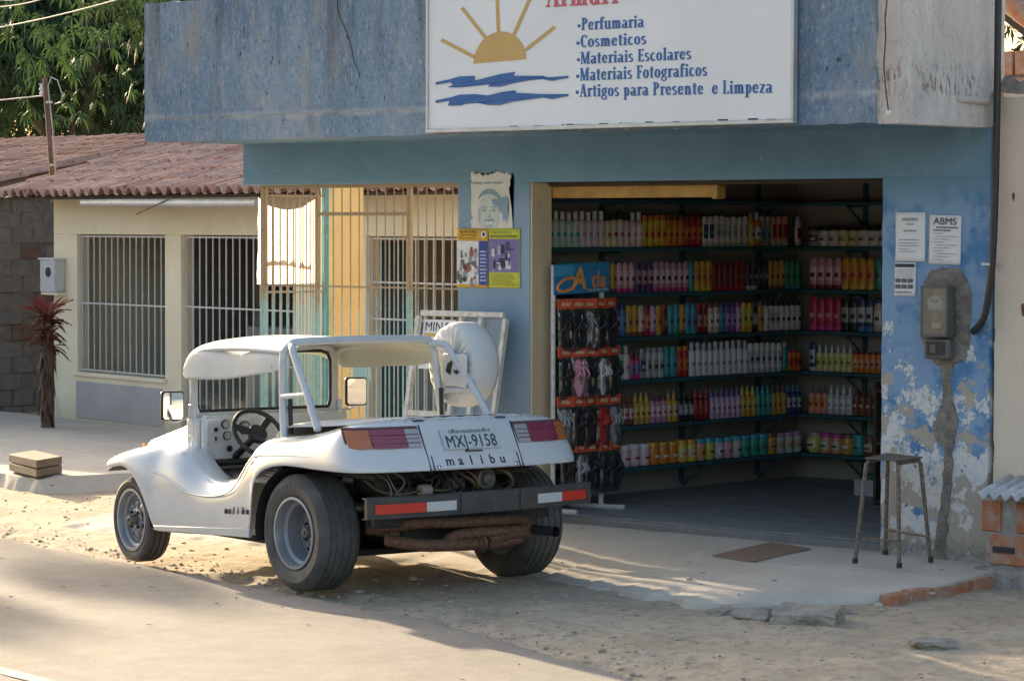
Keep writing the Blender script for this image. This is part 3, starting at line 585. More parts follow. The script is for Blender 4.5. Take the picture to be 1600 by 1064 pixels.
# two course posters
YEL,YE2=C(.62,.37,.05),C(.55,.56,.07); NAVY=C(.03,.06,.28)
o,w,h=sheet('course_poster',714.5,357,763,450,YEL,'yellow course poster with classroom photo and blue column','poster',group='course posters on the pillar')
mark(o,.004,.022,w-.082,h-.085,C(.62,.64,.66),off=.0085); mark(o,w-.078,.02,w-.002,h-.085,NAVY)
for i,(x,z,r,cc) in enumerate([(rr.uniform(.015,w-.1),.03+.0062*i,rr.uniform(.010,.022),rr.choice([C(.32,.10,.08),C(.05,.05,.06),C(.20,.24,.34),C(.35,.36,.40),C(.06,.16,.10),C(.5,.48,.48),C(.12,.12,.16)])) for i in range(34)]):
    decal(o,ell(x,z,r,r*1.15,n=9),cc,.0102+.00009*i,'crowd_shape'); decal(o,ell(x,z+r*1.3,r*.55,r*.65,n=8),C(.20,.09,.06),.0102+.00009*i+.00004,'crowd_shape')
words(o,'PARA PRO-JOVEM',.012,h-.03,.021,C(.20,.12,.03)); words(o,'O Curso de Ferias que',.012,h-.05,.019,C(.22,.13,.03)); words(o,'transforma a sua vida',.012,h-.07,.019,C(.22,.13,.03)); decal(o,ell(w-.035,h-.04,.023,.023),M_PAPER,.009); decal(o,ell(w-.035,h-.04,.014,.014),NAVY,.0095)
for i in range(9): scribble(o,w-.07,w-.012,.045+i*.024,.011,C(.42,.46,.62),i)
o,w,h=sheet('course_poster',764.5,357,813,450.5,YE2,'lime yellow course poster with violet industrial photo','poster',group='course posters on the pillar')
mark(o,.003,.105,w-.003,h-.072,C(.17,.15,.36)); 
for i in range(22):
    x,z=rr.uniform(.01,w-.05),rr.uniform(.11,h-.12); mark(o,x,z,x+rr.uniform(.008,.05),z+rr.uniform(.006,.07),rr.choice([C(.03,.03,.06),C(.55,.55,.62),C(.36,.34,.52),C(.06,.05,.16)]),off=.0092+.00012*i)
words(o,'CURSO ELETRICISTA',.012,h-.035,.021,C(.30,.33,.04)); words(o,'INSTALADOR INDUSTRIAL',.012,h-.06,.021,C(.10,.12,.03),.0004)
for i in range(6): scribble(o,.012,w-.03-.02*(i%3),.02+i*.0135,.005,C(.28,.30,.06),30+i)
# papers on the right pillar
o,w,h=sheet('notice',1400,332,1446,409,M_PAPER,'plain white notice with a few faint lines, left of the bold headed one','notice',group='paper notices on the right pillar')
for i,(x0,x1,z,hh) in enumerate(((.05,.16,h-.05,.016),(.08,.13,h-.075,.008),(.06,.15,h-.115,.010),(.03,.17,h-.165,.005),(.03,.16,h-.185,.005),(.03,.17,h-.2,.004),(.03,.10,h-.22,.004),(.03,.15,h-.235,.004))): scribble(o,x0,x1,z,hh,M_GREYINK,60+i)
o,w,h=sheet('notice',1452,336,1501,413,M_PAPER,'white notice headed with bold black capitals beside the meter pipe','notice',group='paper notices on the right pillar',tilt=R(1.2))
words(o,'ABMS',w*.5,h-.055,.058,M_INK,0,1.15,'CENTER')
for i in range(12): scribble(o,.03+.02*(i%3==0),w-.02-.05*((i*7)%3),h-.075-.017*i,.007 if i<2 else .004,M_INK if i<2 else M_GREYINK,80+i)
o,w,h=sheet('notice',1398.5,410,1431,463,M_PAPER,'small white leaflet with six tiny photos below the plain notice','notice',group='paper notices on the right pillar')
mark(o,.006,h-.028,w-.006,h-.008,M_INK)
for i in range(6): x=.008+(i%3)*.045; z=.10-.035*(i//3)-.02; mark(o,x,z,x+.037,z+.024,C(.12,.12,.13))
for i in range(4): scribble(o,.01,w-.012,h-.045-.014*i,.004,M_GREYINK,99+i)
scribble(o,.01,w-.03,.02,.006,M_INK,7)
# ---------------------------------------------------------------- electricity meter
em=thing('electricity_meter',(-10.1,WY,1.3),'glass fronted electricity meter set in rough grey cement','meter')
ring=[]; 
for i in range(72):
    t=i/72*2*math.pi; r_=1+.09*fb(math.cos(t)*3,math.sin(t)*3,4); s_=(abs(math.cos(t))**.6*(1 if math.cos(t)>0 else -1),abs(math.sin(t))**.6*(1 if math.sin(t)>0 else -1)); ring.append((-10.095+.175*s_[0]*r_,1.585+.285*s_[1]*r_))
b=MB(); Mz=frame((0,WY,0),(1,0,0),(0,0,1),(0,-1,0)); n=len(ring)
rings=[[Mz@Vector((x,z,0)) for x,z in ring],[Mz@Vector((-10.095+(x+10.095)*.95,1.585+(z-1.585)*.97,.014+.014*fb(x*13,z*13,2))) for x,z in ring],[Mz@Vector((-10.095+(x+10.095)*.5,1.585+(z-1.585)*.5,.02+.008*fb(x*9,z*9))) for x,z in ring]]
b.loft(rings,True,False); b.add([p for p in rings[2]],[tuple(range(n))]); b.build('cement_surround',M_CEM,em)
rowsC=[(548,1462,1494),(575,1470,1490),(600,1473,1487),(625,1473,1490),(645,1466,1496),(668,1457,1498),(684,1460,1493),(700,1474,1490),(730,1475,1490),(760,1472,1488),(790,1469,1485),(815,1465,1482),(845,1461,1480),(874,1456,1478)]
L_,R_=[],[]
for v in frange(548,874,6):
    i=max(k for k in range(len(rowsC)) if rowsC[k][0]<=v+1e-6); i=min(i,len(rowsC)-2); t=(v-rowsC[i][0])/(rowsC[i+1][0]-rowsC[i][0])
    L_.append(PY(rowsC[i][1]*(1-t)+rowsC[i+1][1]*t+3*fb(v*.06,1),v,WY)); R_.append(PY(rowsC[i][2]*(1-t)+rowsC[i+1][2]*t+3*fb(v*.06,7),v,WY))
b=MB(); b.loft([[Vector((l.x,WY+.008,l.z)),Vector((l.x+.006,WY-.009,l.z)),Vector(((l.x+r.x)/2,WY-.014+.005*fb(l.z*20,2),l.z)),Vector((r.x-.006,WY-.009,r.z)),Vector((r.x,WY+.008,r.z))] for l,r in zip(L_,R_)]); b.build('cement_channel',M_CEM,em,smooth=60,fix=False)
M_GRB=plain('grey_box',(.105,.105,.10),.55,.2,9,.1); M_MG=m_glass('dusty_meter_glass',(.80,.82,.80),.8,.22)
MB().box((-10.20,WY-.055,1.475),(-10.02,WY-.018,1.755)).build('meter_box',M_GRB,em,bevel=.006)
b=MB()
for a_,c_ in (((-10.205,1.465),(-10.190,1.765)),((-10.03,1.465),(-10.015,1.765)),((-10.19,1.465),(-10.03,1.48)),((-10.19,1.75),(-10.03,1.765))): b.box((a_[0],WY-.115,a_[1]),(c_[0],WY-.053,c_[1]))
b.build('box_frame',M_GRB,em,bevel=.003,seg=1)
MB().box((-10.19,WY-.112,1.48),(-10.03,WY-.108,1.75)).build('window_pane',M_MG,em)
b=MB(); b.lathe([(.055,0),(.055,.03),(.05,.036)],24,frame((-10.118,WY-.056,1.655),(1,0,0),(0,0,1),(0,-1,0))); b.build('meter_dial',M_PAPER,em)
MB().box((-10.15,WY-.095,1.668),(-10.09,WY-.0925,1.683)).build('counter',M_INK,em); MB().box((-10.15,WY-.095,1.60),(-10.085,WY-.09,1.625)).build('terminal_cover',M_INK,em)
MB().box((-10.15,WY-.075,1.515),(-10.085,WY-.056,1.545)).build('serial_label',M_PAPER,em)
MB().box((-10.20,WY-.085,1.335),(-10.02,WY-.018,1.455)).build('breaker_box',M_GRB,em,bevel=.012); MB().box((-10.175,WY-.09,1.355),(-10.05,WY-.086,1.435)).build('breaker_window',M_INK,em); MB().box((-10.15,WY-.093,1.37),(-10.11,WY-.09,1.42)).build('breaker_switch',M_GRB,em)
cp=thing('conduit',(-9.72,WY-.06,1.5),'black plastic conduit running down the corner into the meter cement','pipe')
b=MB(); b.tube(bez([(-9.715,WY-.06,4.2),(-9.715,WY-.06,3.4),(-9.72,WY-.06,2.6),(-9.735,WY-.06,2.0),(-9.765,WY-.06,1.72),(-9.80,WY-.055,1.58),(-9.86,WY-.035,1.52),(-9.90,WY-.01,1.50)],8),.021,12); b.build('pipe',M_BLKP,cp)
p=PY(1545,413,WY-.05); MB().box((p.x-.03,WY-.085,p.z-.009),(p.x+.028,WY-.002,p.z+.009)).build('pipe_clip',M_ALU,cp,bevel=.003)
wr=thing('hanging_wire',(-10.3,13.9,2.7),'thin dark wire hanging down the parapet near its right corner','wire')
b=MB(); b.tube([PY(u,v,13.89) for u,v in ((1386,0),(1383,30),(1384,60),(1381,100),(1384,140),(1388,172))],.004,6); b.build('wire',M_INK,wr); q=PY(1389,176,13.89); MB().box((q.x-.012,q.y-.01,q.z-.01),(q.x+.012,q.y+.01,q.z+.01)).build('connector',M_PAPER,wr)
# ================================================================ gate, banner
def barmesh(h,r=.005,n=6): return MB().lathe([(r,0),(r,h)],n).mesh('bar',M_BAR)
gate=thing('front_gate',(-15.06,WY+.05,.1),'tall rusty turquoise barred gate closing the passage left of the shop','gate')
GY=WY+.06
def post(par,x,y,w,z0=.1,z1=2.395,m=M_BAR,name='post'): return MB().box((x-w/2,y-w/2,z0),(x+w/2,y+w/2,z1)).build(name,m,par,bevel=.003,seg=1)
for x,w in ((-16.04,.04),(-15.49,.026),(-14.57,.035),(-14.09,.026)): post(gate,x,GY,w)
bm_=barmesh(2.27)
for i in range(6): inst(bm_,'bar',gate,T(-15.955+i*.08,GY,.12))
for i in range(10): inst(bm_,'bar',gate,T(-15.41+i*.086,GY,.12))
for i in range(5): inst(bm_,'bar',gate,T(-14.49+i*.082,GY,.12))
for z,h in ((.14,.03),(1.675,.012),(2.375,.025)): MB().box((-16.02,GY-.014,z),(-14.08,GY+.014,z+h)).build('rail',M_BAR,gate)
MB().box((-15.475,GY-.016,2.18),(-14.59,GY+.016,2.205)).build('rail',M_BAR,gate); MB().box((-15.1,GY-.03,1.02),(-14.98,GY+.03,1.16)).build('lock_box',M_BAR,gate,bevel=.004)
sg=thing('side_grille',(-16.05,15.2,.1),'turquoise side grille behind the left end of the front gate','grille')
bs_=barmesh(2.2,.0055)
for i in range(9): inst(bs_,'bar',sg,T(-16.07,14.965+i*.066,.12))
for z in (.14,1.62,2.32): MB().box((-16.08,14.93,z),(-16.06,15.56,z+.014)).build('rail',M_BAR,sg)
M_TQ=plain('turquoise_post',(.10,.30,.36),.6,.3,16,.2,obj=False)
MB().box((-16.09,15.53,.1),(-16.05,15.57,2.39)).build('post',M_TQ,sg,bevel=.003)
pl=thing('passage_pillar',(-16.12,15.75,.05),'cream yellow pillar tinted for bounced light at the back corner of the gated passage','pillar')
MB().box((-16.20,15.63,.05),(-16.06,15.94,2.62)).build('shaft',M_PEACH,pl,bevel=.005); MB().box((-16.22,15.61,.05),(-16.04,15.96,.25)).build('plinth',M_CREAM,pl,bevel=.005)
ban=thing('banner',(-16.11,15.2,1.7),'sunlit translucent white banner sagging behind the gate bars','banner')
b=MB(); xs=frange(14.915,15.515,.03); zs=frange(0,1,.06)
b=grid(xs,zs,lambda y,t:(-16.125+.018*fb(y*7,t*3,2)+.012*math.sin(y*30),y,1.685+(.63-.09*max(0,math.sin(math.pi*(y-14.915)/.6))**.8)*t)); b.build('cloth',m_cloth_tr(),ban,smooth=80,fix=False)
for i,(z,hh) in enumerate(((1.80,.05),)):
    b=MB(); b.add([(-16.104,y,z+dz+.02*math.sin(y*8)) for y in frange(14.98,15.44,.046) for dz in (0,hh*abs(math.sin(y*31+i)))],[(2*k,2*k+1,2*k+3,2*k+2) for k in range(10)]); b.build('faded_print',C(.62,.62,.52) if i else C(.66,.52,.40),ban,fix=False)
# leaning steel frame with a small sign
lf=thing('steel_frame',(-13.9,14.6,.12),'leaning rust-spotted white steel frame with a small printed sign behind the spare wheel','frame')
M_WF=plain('chipped_white_paint',(.56,.55,.52),.6,.3,25,.2)
LT=frame((-14.30,14.45,.13),(1,0,0),(0,.26/1.4,1.0),(0,-1,.18))
def lbar(x0,z0,x1,z1,w=.035,name='frame_bar',m=M_WF):
    return MB().box((x0-w/2 if x0==x1 else x0,z0-w/2 if z0==z1 else z0,-w/2),(x1+w/2 if x0==x1 else x1,z1+w/2 if z0==z1 else z1,w/2),LT).build(name,m,lf,bevel=.003,seg=1)
for x in (.02,.42,.60,.82): lbar(x,.0,x,1.37)
lbar(.04,1.39,.80,1.39); lbar(.04,.05,.40,.05); lbar(.44,.05,.58,.05); lbar(.62,.05,.80,.05); lbar(.04,.72,.40,.72)
MB().box((.06,1.02,-.02),(.36,1.35,-.012),LT).build('sign_panel',M_PAPER,lf); MB().box((.62,.07,-.02),(.80,1.37,-.015),LT).build('grey_panel',plain('dull_blue_sheet',(.20,.25,.31),.5,.15,5,.05),lf); MB().box((.43,.07,-.02),(.59,1.37,-.015),LT).build('grey_panel',plain('dull_blue_sheet',(.20,.25,.31),.5,.15,5,.05),lf)
text('MINAS',lf,LT@T(.075,1.275,-.011),M_INK,.085,0,1.1,'printed_line',.0006)
for z,x1,m in ((1.235,.34,C(.55,.42,.10)),(1.19,.28,C(.50,.04,.03)),(1.14,.22,C(.50,.04,.03))): MB().box((.08,z,-.0118),(x1,z+.022,-.009),LT).build('printed_line',m,lf)
# ================================================================ cream house
house=thing('cream_house',HO,'low cream house with barred openings and clay tile roof','house',-AH)
WM[house.name]=HM.copy()
def hb(name,a,b_,m,par=house,bevel=.006,label=None): return MB().box(a,b_).build(name,m,par,local=True,bevel=bevel,seg=1,label=label)
TH=.15; HL=9.6
hb('wall',(0,0,0),(.52,TH,2.02),M_CREAM); hb('wall',(.52,0,0),(2.36,TH,.615),M_CREAM); hb('wall',(2.36,0,0),(2.68,TH,2.02),M_CREAM); hb('wall',(4.75,0,0),(5.97,TH,2.02),M_CREAM); hb('wall',(7.95,0,0),(HL,TH,2.02),M_CREAM); hb('wall',(0,0,2.0205),(HL,TH,2.46),M_CREAM)
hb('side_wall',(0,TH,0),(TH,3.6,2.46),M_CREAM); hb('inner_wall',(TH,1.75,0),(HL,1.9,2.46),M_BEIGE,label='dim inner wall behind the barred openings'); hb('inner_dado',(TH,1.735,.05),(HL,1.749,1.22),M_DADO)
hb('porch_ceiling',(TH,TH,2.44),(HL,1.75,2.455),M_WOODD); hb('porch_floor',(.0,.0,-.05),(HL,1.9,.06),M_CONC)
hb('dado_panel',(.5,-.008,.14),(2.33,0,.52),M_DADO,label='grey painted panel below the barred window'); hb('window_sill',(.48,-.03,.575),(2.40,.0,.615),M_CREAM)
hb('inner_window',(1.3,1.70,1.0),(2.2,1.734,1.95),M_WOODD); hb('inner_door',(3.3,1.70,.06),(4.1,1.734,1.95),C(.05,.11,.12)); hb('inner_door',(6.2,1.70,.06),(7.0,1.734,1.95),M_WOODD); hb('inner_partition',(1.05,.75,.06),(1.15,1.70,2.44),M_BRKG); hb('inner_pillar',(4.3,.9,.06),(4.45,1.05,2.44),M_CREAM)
hb('water_tank',(1.9,1.2,.06),(2.9,1.68,1.1),M_DADO)
def grille(name,x0,x1,z0,z1,n,label,rails,m=M_WBAR,y=.05):
    o=thing(name,HM@Vector(((x0+x1)/2,y,z0)),label,'grille',-AH); WM[o.name]=HM@T((x0+x1)/2,y,z0)
    me=MB().lathe([(.008,0),(.008,z1-z0-.004)],6).mesh('bar',m)
    for i in range(n):
        x=x0+.03+(x1-x0-.06)*i/(n-1); inst(me,'bar',o,HM@T(x,y,z0+.002))
    for z in rails: MB().box((x0,y-.008,z-.008),(x1,y+.008,z+.008)).build('rail',m,o,local=False) if 0 else inst(MB().box((x0+.003,-.008,-.008),(x1-.003,.008,.008)).mesh('rail',m),'rail',o,HM@T(0,y,z))
    return o
grille('window_grille',.52,2.36,.62,2.018,15,'white barred grille in the house window above the grey panel',(.64,1.32,2.0))
g2=grille('door_grille',2.68,4.75,.07,2.018,17,'white barred grille filling the house doorway behind the car roof',(.10,.82,1.33,2.0))
inst(MB().box((-.10,-.02,-.05),(.10,.02,.05)).mesh('lock_plate',M_WBAR),'lock_plate',g2,HM@T(3.75,.03,1.0)); inst(MB().lathe([(.03,0),(.03,.015)],12,Matrix.Rotation(R(90),4,'X')).mesh('keyhole',M_INK),'keyhole',g2,HM@T(3.78,.01,1.0))
grille('porch_grille',5.97,7.95,.07,2.018,15,'barred grille of the house seen through the right half of the gate',(.10,1.30,1.62,2.0),M_TQ if 0 else M_WBAR)
# roof: purlin deck plus tiles laid one by one
ZR=lambda n:2.42+.28*(n+.45)
roof=MB(); roof.add([(-.30,-.42,ZR(-.42)-.03),(HL,-.42,ZR(-.42)-.03),(HL,1.62,ZR(1.62)-.03),(-.30,1.62,ZR(1.62)-.03),(-.30,-.42,ZR(-.42)-.06),(HL,-.42,ZR(-.42)-.06),(HL,1.62,ZR(1.62)-.06),(-.30,1.62,ZR(1.62)-.06)],[(0,1,2,3),(7,6,5,4),(0,4,5,1),(1,5,6,2),(2,6,7,3),(3,7,4,0)])
roof=roof.build('roof',M_WOODD,house,local=True)
def tile_mesh(seed,pitch=.19,L=.44):
    b=MB(); r_=random.Random(seed); n=15; rows=[]
    for y in (0,L):
        tp=1.0 if y==0 else .9
        prof=[]
        for i in range(n+1):
            t=i/n; z=(.062*math.sin(math.pi*t/.6)**.75 if 0<t<.6 else -.014*math.sin(math.pi*(t-.6)/.4) if t>=.6 else 0)-.015; x=(t-.5)*pitch*1.06
            prof.append((x*tp+.004*r_.uniform(-1,1)*0,y+.006*r_.uniform(-1,1),z*tp))
        rows.append(prof)
    top=[[Vector(p) for p in r] for r in rows]; bot=[[Vector((p[0],p[1],p[2]-.014)) for p in r] for r in rows]
    b.loft(top); b.loft(bot); k=n+1
    b.add(top[0]+bot[0],[(i,i+1,i+1+k,i+k) for i in range(n)]); b.add(top[1]+bot[1],[(i,i+1,i+1+k,i+k) for i in range(n)])
    return b.mesh('tile',M_TILE,smooth=60)
TILES=[tile_mesh(i) for i in range(3)]; RT=random.Random(11); ra=math.atan(.28)
cols=50; rows_=6
for i in range(cols):
    for j in range(rows_):
        x=-.26+i*.19+RT.uniform(-.008,.008); n=-.50+j*.355+RT.uniform(-.015,.015)
        inst(RT.choice(TILES),'tile',roof,HM@T(x,n,ZR(n)+.03+RT.uniform(0,.01))@Matrix.Rotation(ra-.035,4,'X')@Matrix.Rotation(R(RT.uniform(-2,2)),4,'Z'))
b=MB(); b.add([(-.3,1.62,ZR(1.62)+.02),(HL,1.62,ZR(1.62)+.02),(HL,3.7,ZR(-.4)),(-.3,3.7,ZR(-.4))],[(0,1,2,3)]); b.build('rear_roof_slope',M_TILE,house,local=True,solid=.03)
for i in range(27):
    inst(MB().lathe([(.075,-.2),(.065,.2)],10,Matrix.Rotation(R(90),4,'Y')).mesh('ridge_tile',M_TILE) if i==0 else bpy.data.meshes['ridge_tile'],'ridge_tile',roof,HM@T(-.15+i*.36,1.63,ZR(1.6)+.03))
b=MB()
for i in range(13): x=-.2+i*.8; b.box((x,-.44,2.352),(x+.05,1.6,2.395),T(0,0,.0))
MB().box((-.28,-.02,2.462),(HL,.12,2.51)).build('wall_plate',M_WOODD,house,local=True)
gp=thing('gutter_pipe',HM@Vector((3.4,-.46,2.36)),'white plastic pipe slung under the tiled eave','pipe',-AH); WM[gp.name]=HM.copy(); gp.matrix_world=HM.copy()
b=MB(); b.tube([(1.5,-.44,2.335),(2.4,-.45,2.33),(3.6,-.45,2.32),(4.85,-.44,2.315)],.035,10); b.build('pipe',M_WBAR,gp,local=True); b=MB(); b.tube([(3.35,-.48,2.37),(2.75,-.52,2.22)],.007,6); b.build('hook',M_STOOL,gp,local=True)
mb=thing('meter_box',HM@Vector((.06,-.1,1.4)),'pale grey meter box with round dial window on the house corner','meter',-AH); WM[mb.name]=HM.copy(); mb.matrix_world=HM.copy()
MB().box((-.06,-.13,1.42),(.27,.0,1.76)).build('box',C(.50,.52,.53),mb,local=True,bevel=.012); b=MB(); b.lathe([(.05,0),(.05,.012)],16,frame((.14,-.131,1.63),(1,0,0),(0,0,1),(0,-1,0))); b.build('dial_window',M_INK,mb,local=True); MB().box((-.08,-.14,1.755),(.29,.0,1.775)).build('lid',C(.56,.57,.57),mb,local=True,bevel=.004); MB().box((-.05,-.12,1.395),(.32,0,1.419)).build('ledge',M_CREAM,mb,local=True)
# service mast with cables
sm=thing('service_mast',PX(80,295,-24.6),'thin rusty service mast with looped cable rising above the tiles','mast')
P0=HM@Vector((.62,.1,2.2)); q=lambda u,v:on(u,v,HN,14.386+.1)
b=MB(); b.tube([q(84,318),q(82,288),q(70,122)],.026,8); b.build('pole',plain('rusty_brown_mast',(.14,.085,.055),.8,.3,15,.2),sm)
b=MB(); b.tube([q(88,290),q(82,200),q(75,135),q(80,121),q(90,126),q(98,150),q(95,160),q(85,163)],.007,6); b.build('cable_loop',C(.40,.40,.38),sm)
for v in (160,258): p=q(77 if v<200 else 83,v); b=MB(); b.lathe([(.034,-.012),(.034,.012)],10,T(*p)); b.build('strap',C(.5,.5,.48),sm)
p=q(66,140); b=MB(); b.lathe([(.02,-.06),(.035,-.05),(.02,-.02),(.035,0),(.02,.03),(.03,.06)],10,T(*p)); b.build('insulator',M_PAPER,sm)
def wire(u0,v0,u1,v1,d0,d1,label,r=.006,col=C(.42,.40,.38)):
    a,c_=CC+ray(u0,v0)*d0,CC+ray(u1,v1)*d1; a2=a+(a-c_)*.8; c2=c_+(c_-a)*1.2; o=thing('overhead_wire',a,label,'wire',group='overhead wires'); b=MB(); b.tube([a2.lerp(c2,i/12)+Vector((0,0,-.10*math.sin(math.pi*i/12))) +Vector((0,0,.095)) for i in range(13)],r,6); b.build('cable',col,o)
wire(0,47,180,1,27,24,'pale overhead cable crossing the tree, lowest of three'); wire(0,15,70,-2,27,26,'pale overhead cable in the upper left corner, middle of three'); wire(0,4,40,-3,27.5,27,'pale overhead cable in the upper left corner, topmost of three',.006)
o=thing('service_cable',q(66,150),'thin pale cable leaving the mast towards the left','wire'); b=MB(); b.tube([q(68,150),q(0,157),q(-120,160)],.008,6); b.build('cable',C(.42,.40,.38),o)
# red-leaved plant by the house corner
M_CORD=m_leaf('dark_red_leaf',(.07,.026,.022),(.18,.045,.035),.15); M_CORD2=m_leaf('bright_red_leaf',(.26,.04,.035),(.34,.06,.05),.2); M_DRY=m_leaf('dead_brown_leaf',(.075,.045,.03),(.14,.09,.06),.1)
cp=thing('red_leaved_plant',PZ(72,668,.12),'tall plant with dark red strap leaves and dead skirt by the house corner','plant')
base=wm(cp).translation
def strap(b,o,az,L,w,up,droop,n=6,k=None):
    d=Vector((math.cos(az),math.sin(az),0)); s=Vector((-d.y,d.x,0)); vs=[]
    for i in range(n+1):
        t=i/n; p=o+d*(L*t*(k or (.75 if up>.5 else .9)))+Vector((0,0,L*(up*t-droop*t*t))); ww=w*math.sin(math.pi*min(1,.12+t*.88))**.7*.5
        vs+=[p-s*ww+Vector((0,0,.01)),p,p+s*ww+Vector((0,0,.01))]
    b.add(vs,[(3*i+k,3*i+k+1,3*i+k+4,3*i+k+3) for i in range(n) for k in (0,1)])
rp=random.Random(5); b=MB(); b.tube([base,base+Vector((.02,.02,.5)),base+Vector((.0,.03,1.05))],.035,8); b.build('stem',M_WOODB,cp)
b=MB(); [strap(b,base+Vector((0,.02,rp.uniform(.35,.95))),rp.uniform(0,6.3),rp.uniform(.22,.36),.07,-.3,.7,k=.30) for i in range(110)]; b.build('dead_leaves',M_DRY,cp,fix=False)
b=MB(); [strap(b,base+Vector((0,.02,rp.uniform(.2,.6))),rp.uniform(0,6.3),rp.uniform(.18,.28),.085,-.5,.5,k=.28) for i in range(120)]; b.build('dead_leaves',M_DRY,cp,fix=False)
b=MB(); [strap(b,base+Vector((0,.02,rp.uniform(.75,1.1))),rp.uniform(0,6.3),rp.uniform(.18,.30),.05,rp.uniform(.1,.9),rp.uniform(.3,.9)) for i in range(70)]; b.build('leaves',M_CORD,cp,fix=False)
b=MB(); [strap(b,base+Vector((0,.02,rp.uniform(1.0,1.15))),rp.uniform(0,6.3),rp.uniform(.22,.36),.06,rp.uniform(.6,1.1),.4) for i in range(22)]; b.build('crown_leaves',M_CORD2,cp,fix=False)
# squared timber on the pavement
wb=thing('timber_block',PZ(55,745,.12),'squared weathered timber block lying on the pavement edge','timber')
a=PZ(14,735,.125); c_=PZ(57,746,.125); d=PZ(97,739,.125); ux=(c_-a); uy=(d-c_); up=Vector((0,0,.135))
for k,(z0,z1) in enumerate(((0,.064),(.071,.135))):
    b=MB(); pts=[a,c_,d,d-ux]; off=.004*k
    vs=[p+Vector((0,0,z0)) for p in pts]+[p+Vector((0,0,z1)) for p in pts]; b.add(vs,[(3,2,1,0),(4,5,6,7),(0,1,5,4),(1,2,6,5),(2,3,7,6),(3,0,4,7)]); b.build('plank',M_WOODB,wb,bevel=.006)
b=MB(); b.tube([PZ(0,650,.12)+Vector((0,0,.0)),PZ(0,650,.12)+Vector((0,0,.25))],.02); 
# ================================================================ left neighbour
ln=thing('neighbour_house',(-29,20,0),'neighbouring house with dark brick side wall and brown tiled roof at far left','house')
MB().box((-33,18.8,-.1),(-26.66,19.0,2.5)).build('front_wall',M_NEIGH,ln); MB().box((-26.84,19.0,-.1),(-26.64,24,2.5)).build('wall_core',M_MORTD,ln); MB().box((-33,23.9,-.1),(-26.84,24.0,2.9)).build('back_wall',M_BRKG,ln)
GB=[]
for k in range(3):
    bm=bmesh.new(); bmesh.ops.create_cube(bm,size=1); bmesh.ops.subdivide_edges(bm,edges=bm.edges[:],cuts=1,use_grid_fill=True); 
    for v in bm.verts: v.co=Vector((v.co.x*.05,v.co.y*.285,v.co.z*.165))+Vector((noise.noise(v.co*3+Vector((k,0,0)))*.012,noise.noise(v.co*3+Vector((0,k,5)))*.014,noise.noise(v.co*3+Vector((9,k,0)))*.012))
    me=bpy.data.meshes.new('brick'); bm.to_mesh(me); bm.free(); me.materials.append(M_BRKG); GB.append(me)
M_BRKR=m_brick('dark_red_brick',(.14,.082,.062),(.11,.085,.075),(.14,.13,.12))
for j in range(14):
    for i in range(7):
        y=20.35+i*.30+(.15 if j%2 else 0); z=.02+j*.18
        inst(GB[(i*5+j*3)%3],'brick',ln,T(-26.655+RT.uniform(-.008,.006),y+RT.uniform(-.02,.02),z+RT.uniform(-.008,.008)),[M_BRKR if RT.random()<.07 else M_BRKG])
nz=lambda y:2.56+.19*(y-20.62)
nr=MB(); nr.add([(-34,18.4,nz(18.4)),(-26.45,18.4,nz(18.4)),(-26.45,23.6,nz(23.6)),(-34,23.6,nz(23.6)),(-34,18.4,nz(18.4)-.09),(-26.45,18.4,nz(18.4)-.09),(-26.45,23.6,nz(23.6)-.09),(-34,23.6,nz(23.6)-.09)],[(0,1,2,3),(7,6,5,4),(0,4,5,1),(1,5,6,2),(2,6,7,3),(3,7,4,0)]); nr=nr.build('roof',M_WOODD,ln)
b=MB(); b.add([(-34,23.6,nz(23.6)),(-26.45,23.6,nz(23.6)),(-26.45,28,nz(19)),(-34,28,nz(19))],[(0,1,2,3)]); b.build('rear_roof_slope',M_TILE,ln,solid=.04)
for i in range(22):
    for j in range(12):
        y=19.6+j*.36+RT.uniform(-.02,.02); x=-26.50-i*.19
        if y>23.5: continue
        inst(RT.choice(TILES),'tile',nr,T(x,y,nz(y)+.045+RT.uniform(0,.012))@Matrix.Rotation(math.atan(.19)-.03,4,'X')@Matrix.Rotation(R(RT.uniform(-2,2)),4,'Z'))
b=MB(); b.add([(-26.42,18.4,nz(18.4)-.16),(-26.42,23.6,nz(23.6)-.16),(-26.42,23.6,nz(23.6)+.0),(-26.42,18.4,nz(18.4)+.0)],[(0,1,2,3)]); b.build('fascia',plain('brown_fascia',(.12,.075,.05),.8,.3,8,.2),ln,solid=.03)
# ================================================================ right neighbour
rn=thing('neighbour_wall',(-9.2,WY,0),'pinkish cream neighbouring wall with a rough broken top at the right edge','wall')
wavy_wall('wall_face',-9.775,-6.5,.05,2.86,WY+.02,WY+.2,M_NEIGH,rn,8,.006)
p=PY(1585,305,WY); 
for (u,v,s) in ((1583,308,.02),(1598,484,.03)): 
    p=PY(u,v,WY+.012); b=MB(); b.prism([(p.x+s*.4*math.cos(t)*(1+.4*math.sin(3*t)),p.z+s*math.sin(t)*1.3) for t in [i*.6283 for i in range(10)]],0,.006,frame((0,WY+.02,0),(1,0,0),(0,0,1),(0,-1,0))); b.build('chipped_spot',M_RUST,rn)
b=MB(); b=grid(frange(-9.77,-6.5,.05),[0,1,2],lambda x,k:(x,WY+.0+.1*k,2.86+(.10+.05*fb(x*6,3)+.03*fb(x*17,k))*(1 if k==1 else .2))); b.build('rough_coping',plain('crumbled_render',(.25,.20,.16),.95,.4,20,.6,60,obj=False),rn)
lw=thing('low_brick_wall',(-9.3,WY-.2,0),'low wall of orange hollow bricks under corrugated sheeting at the right edge','wall')
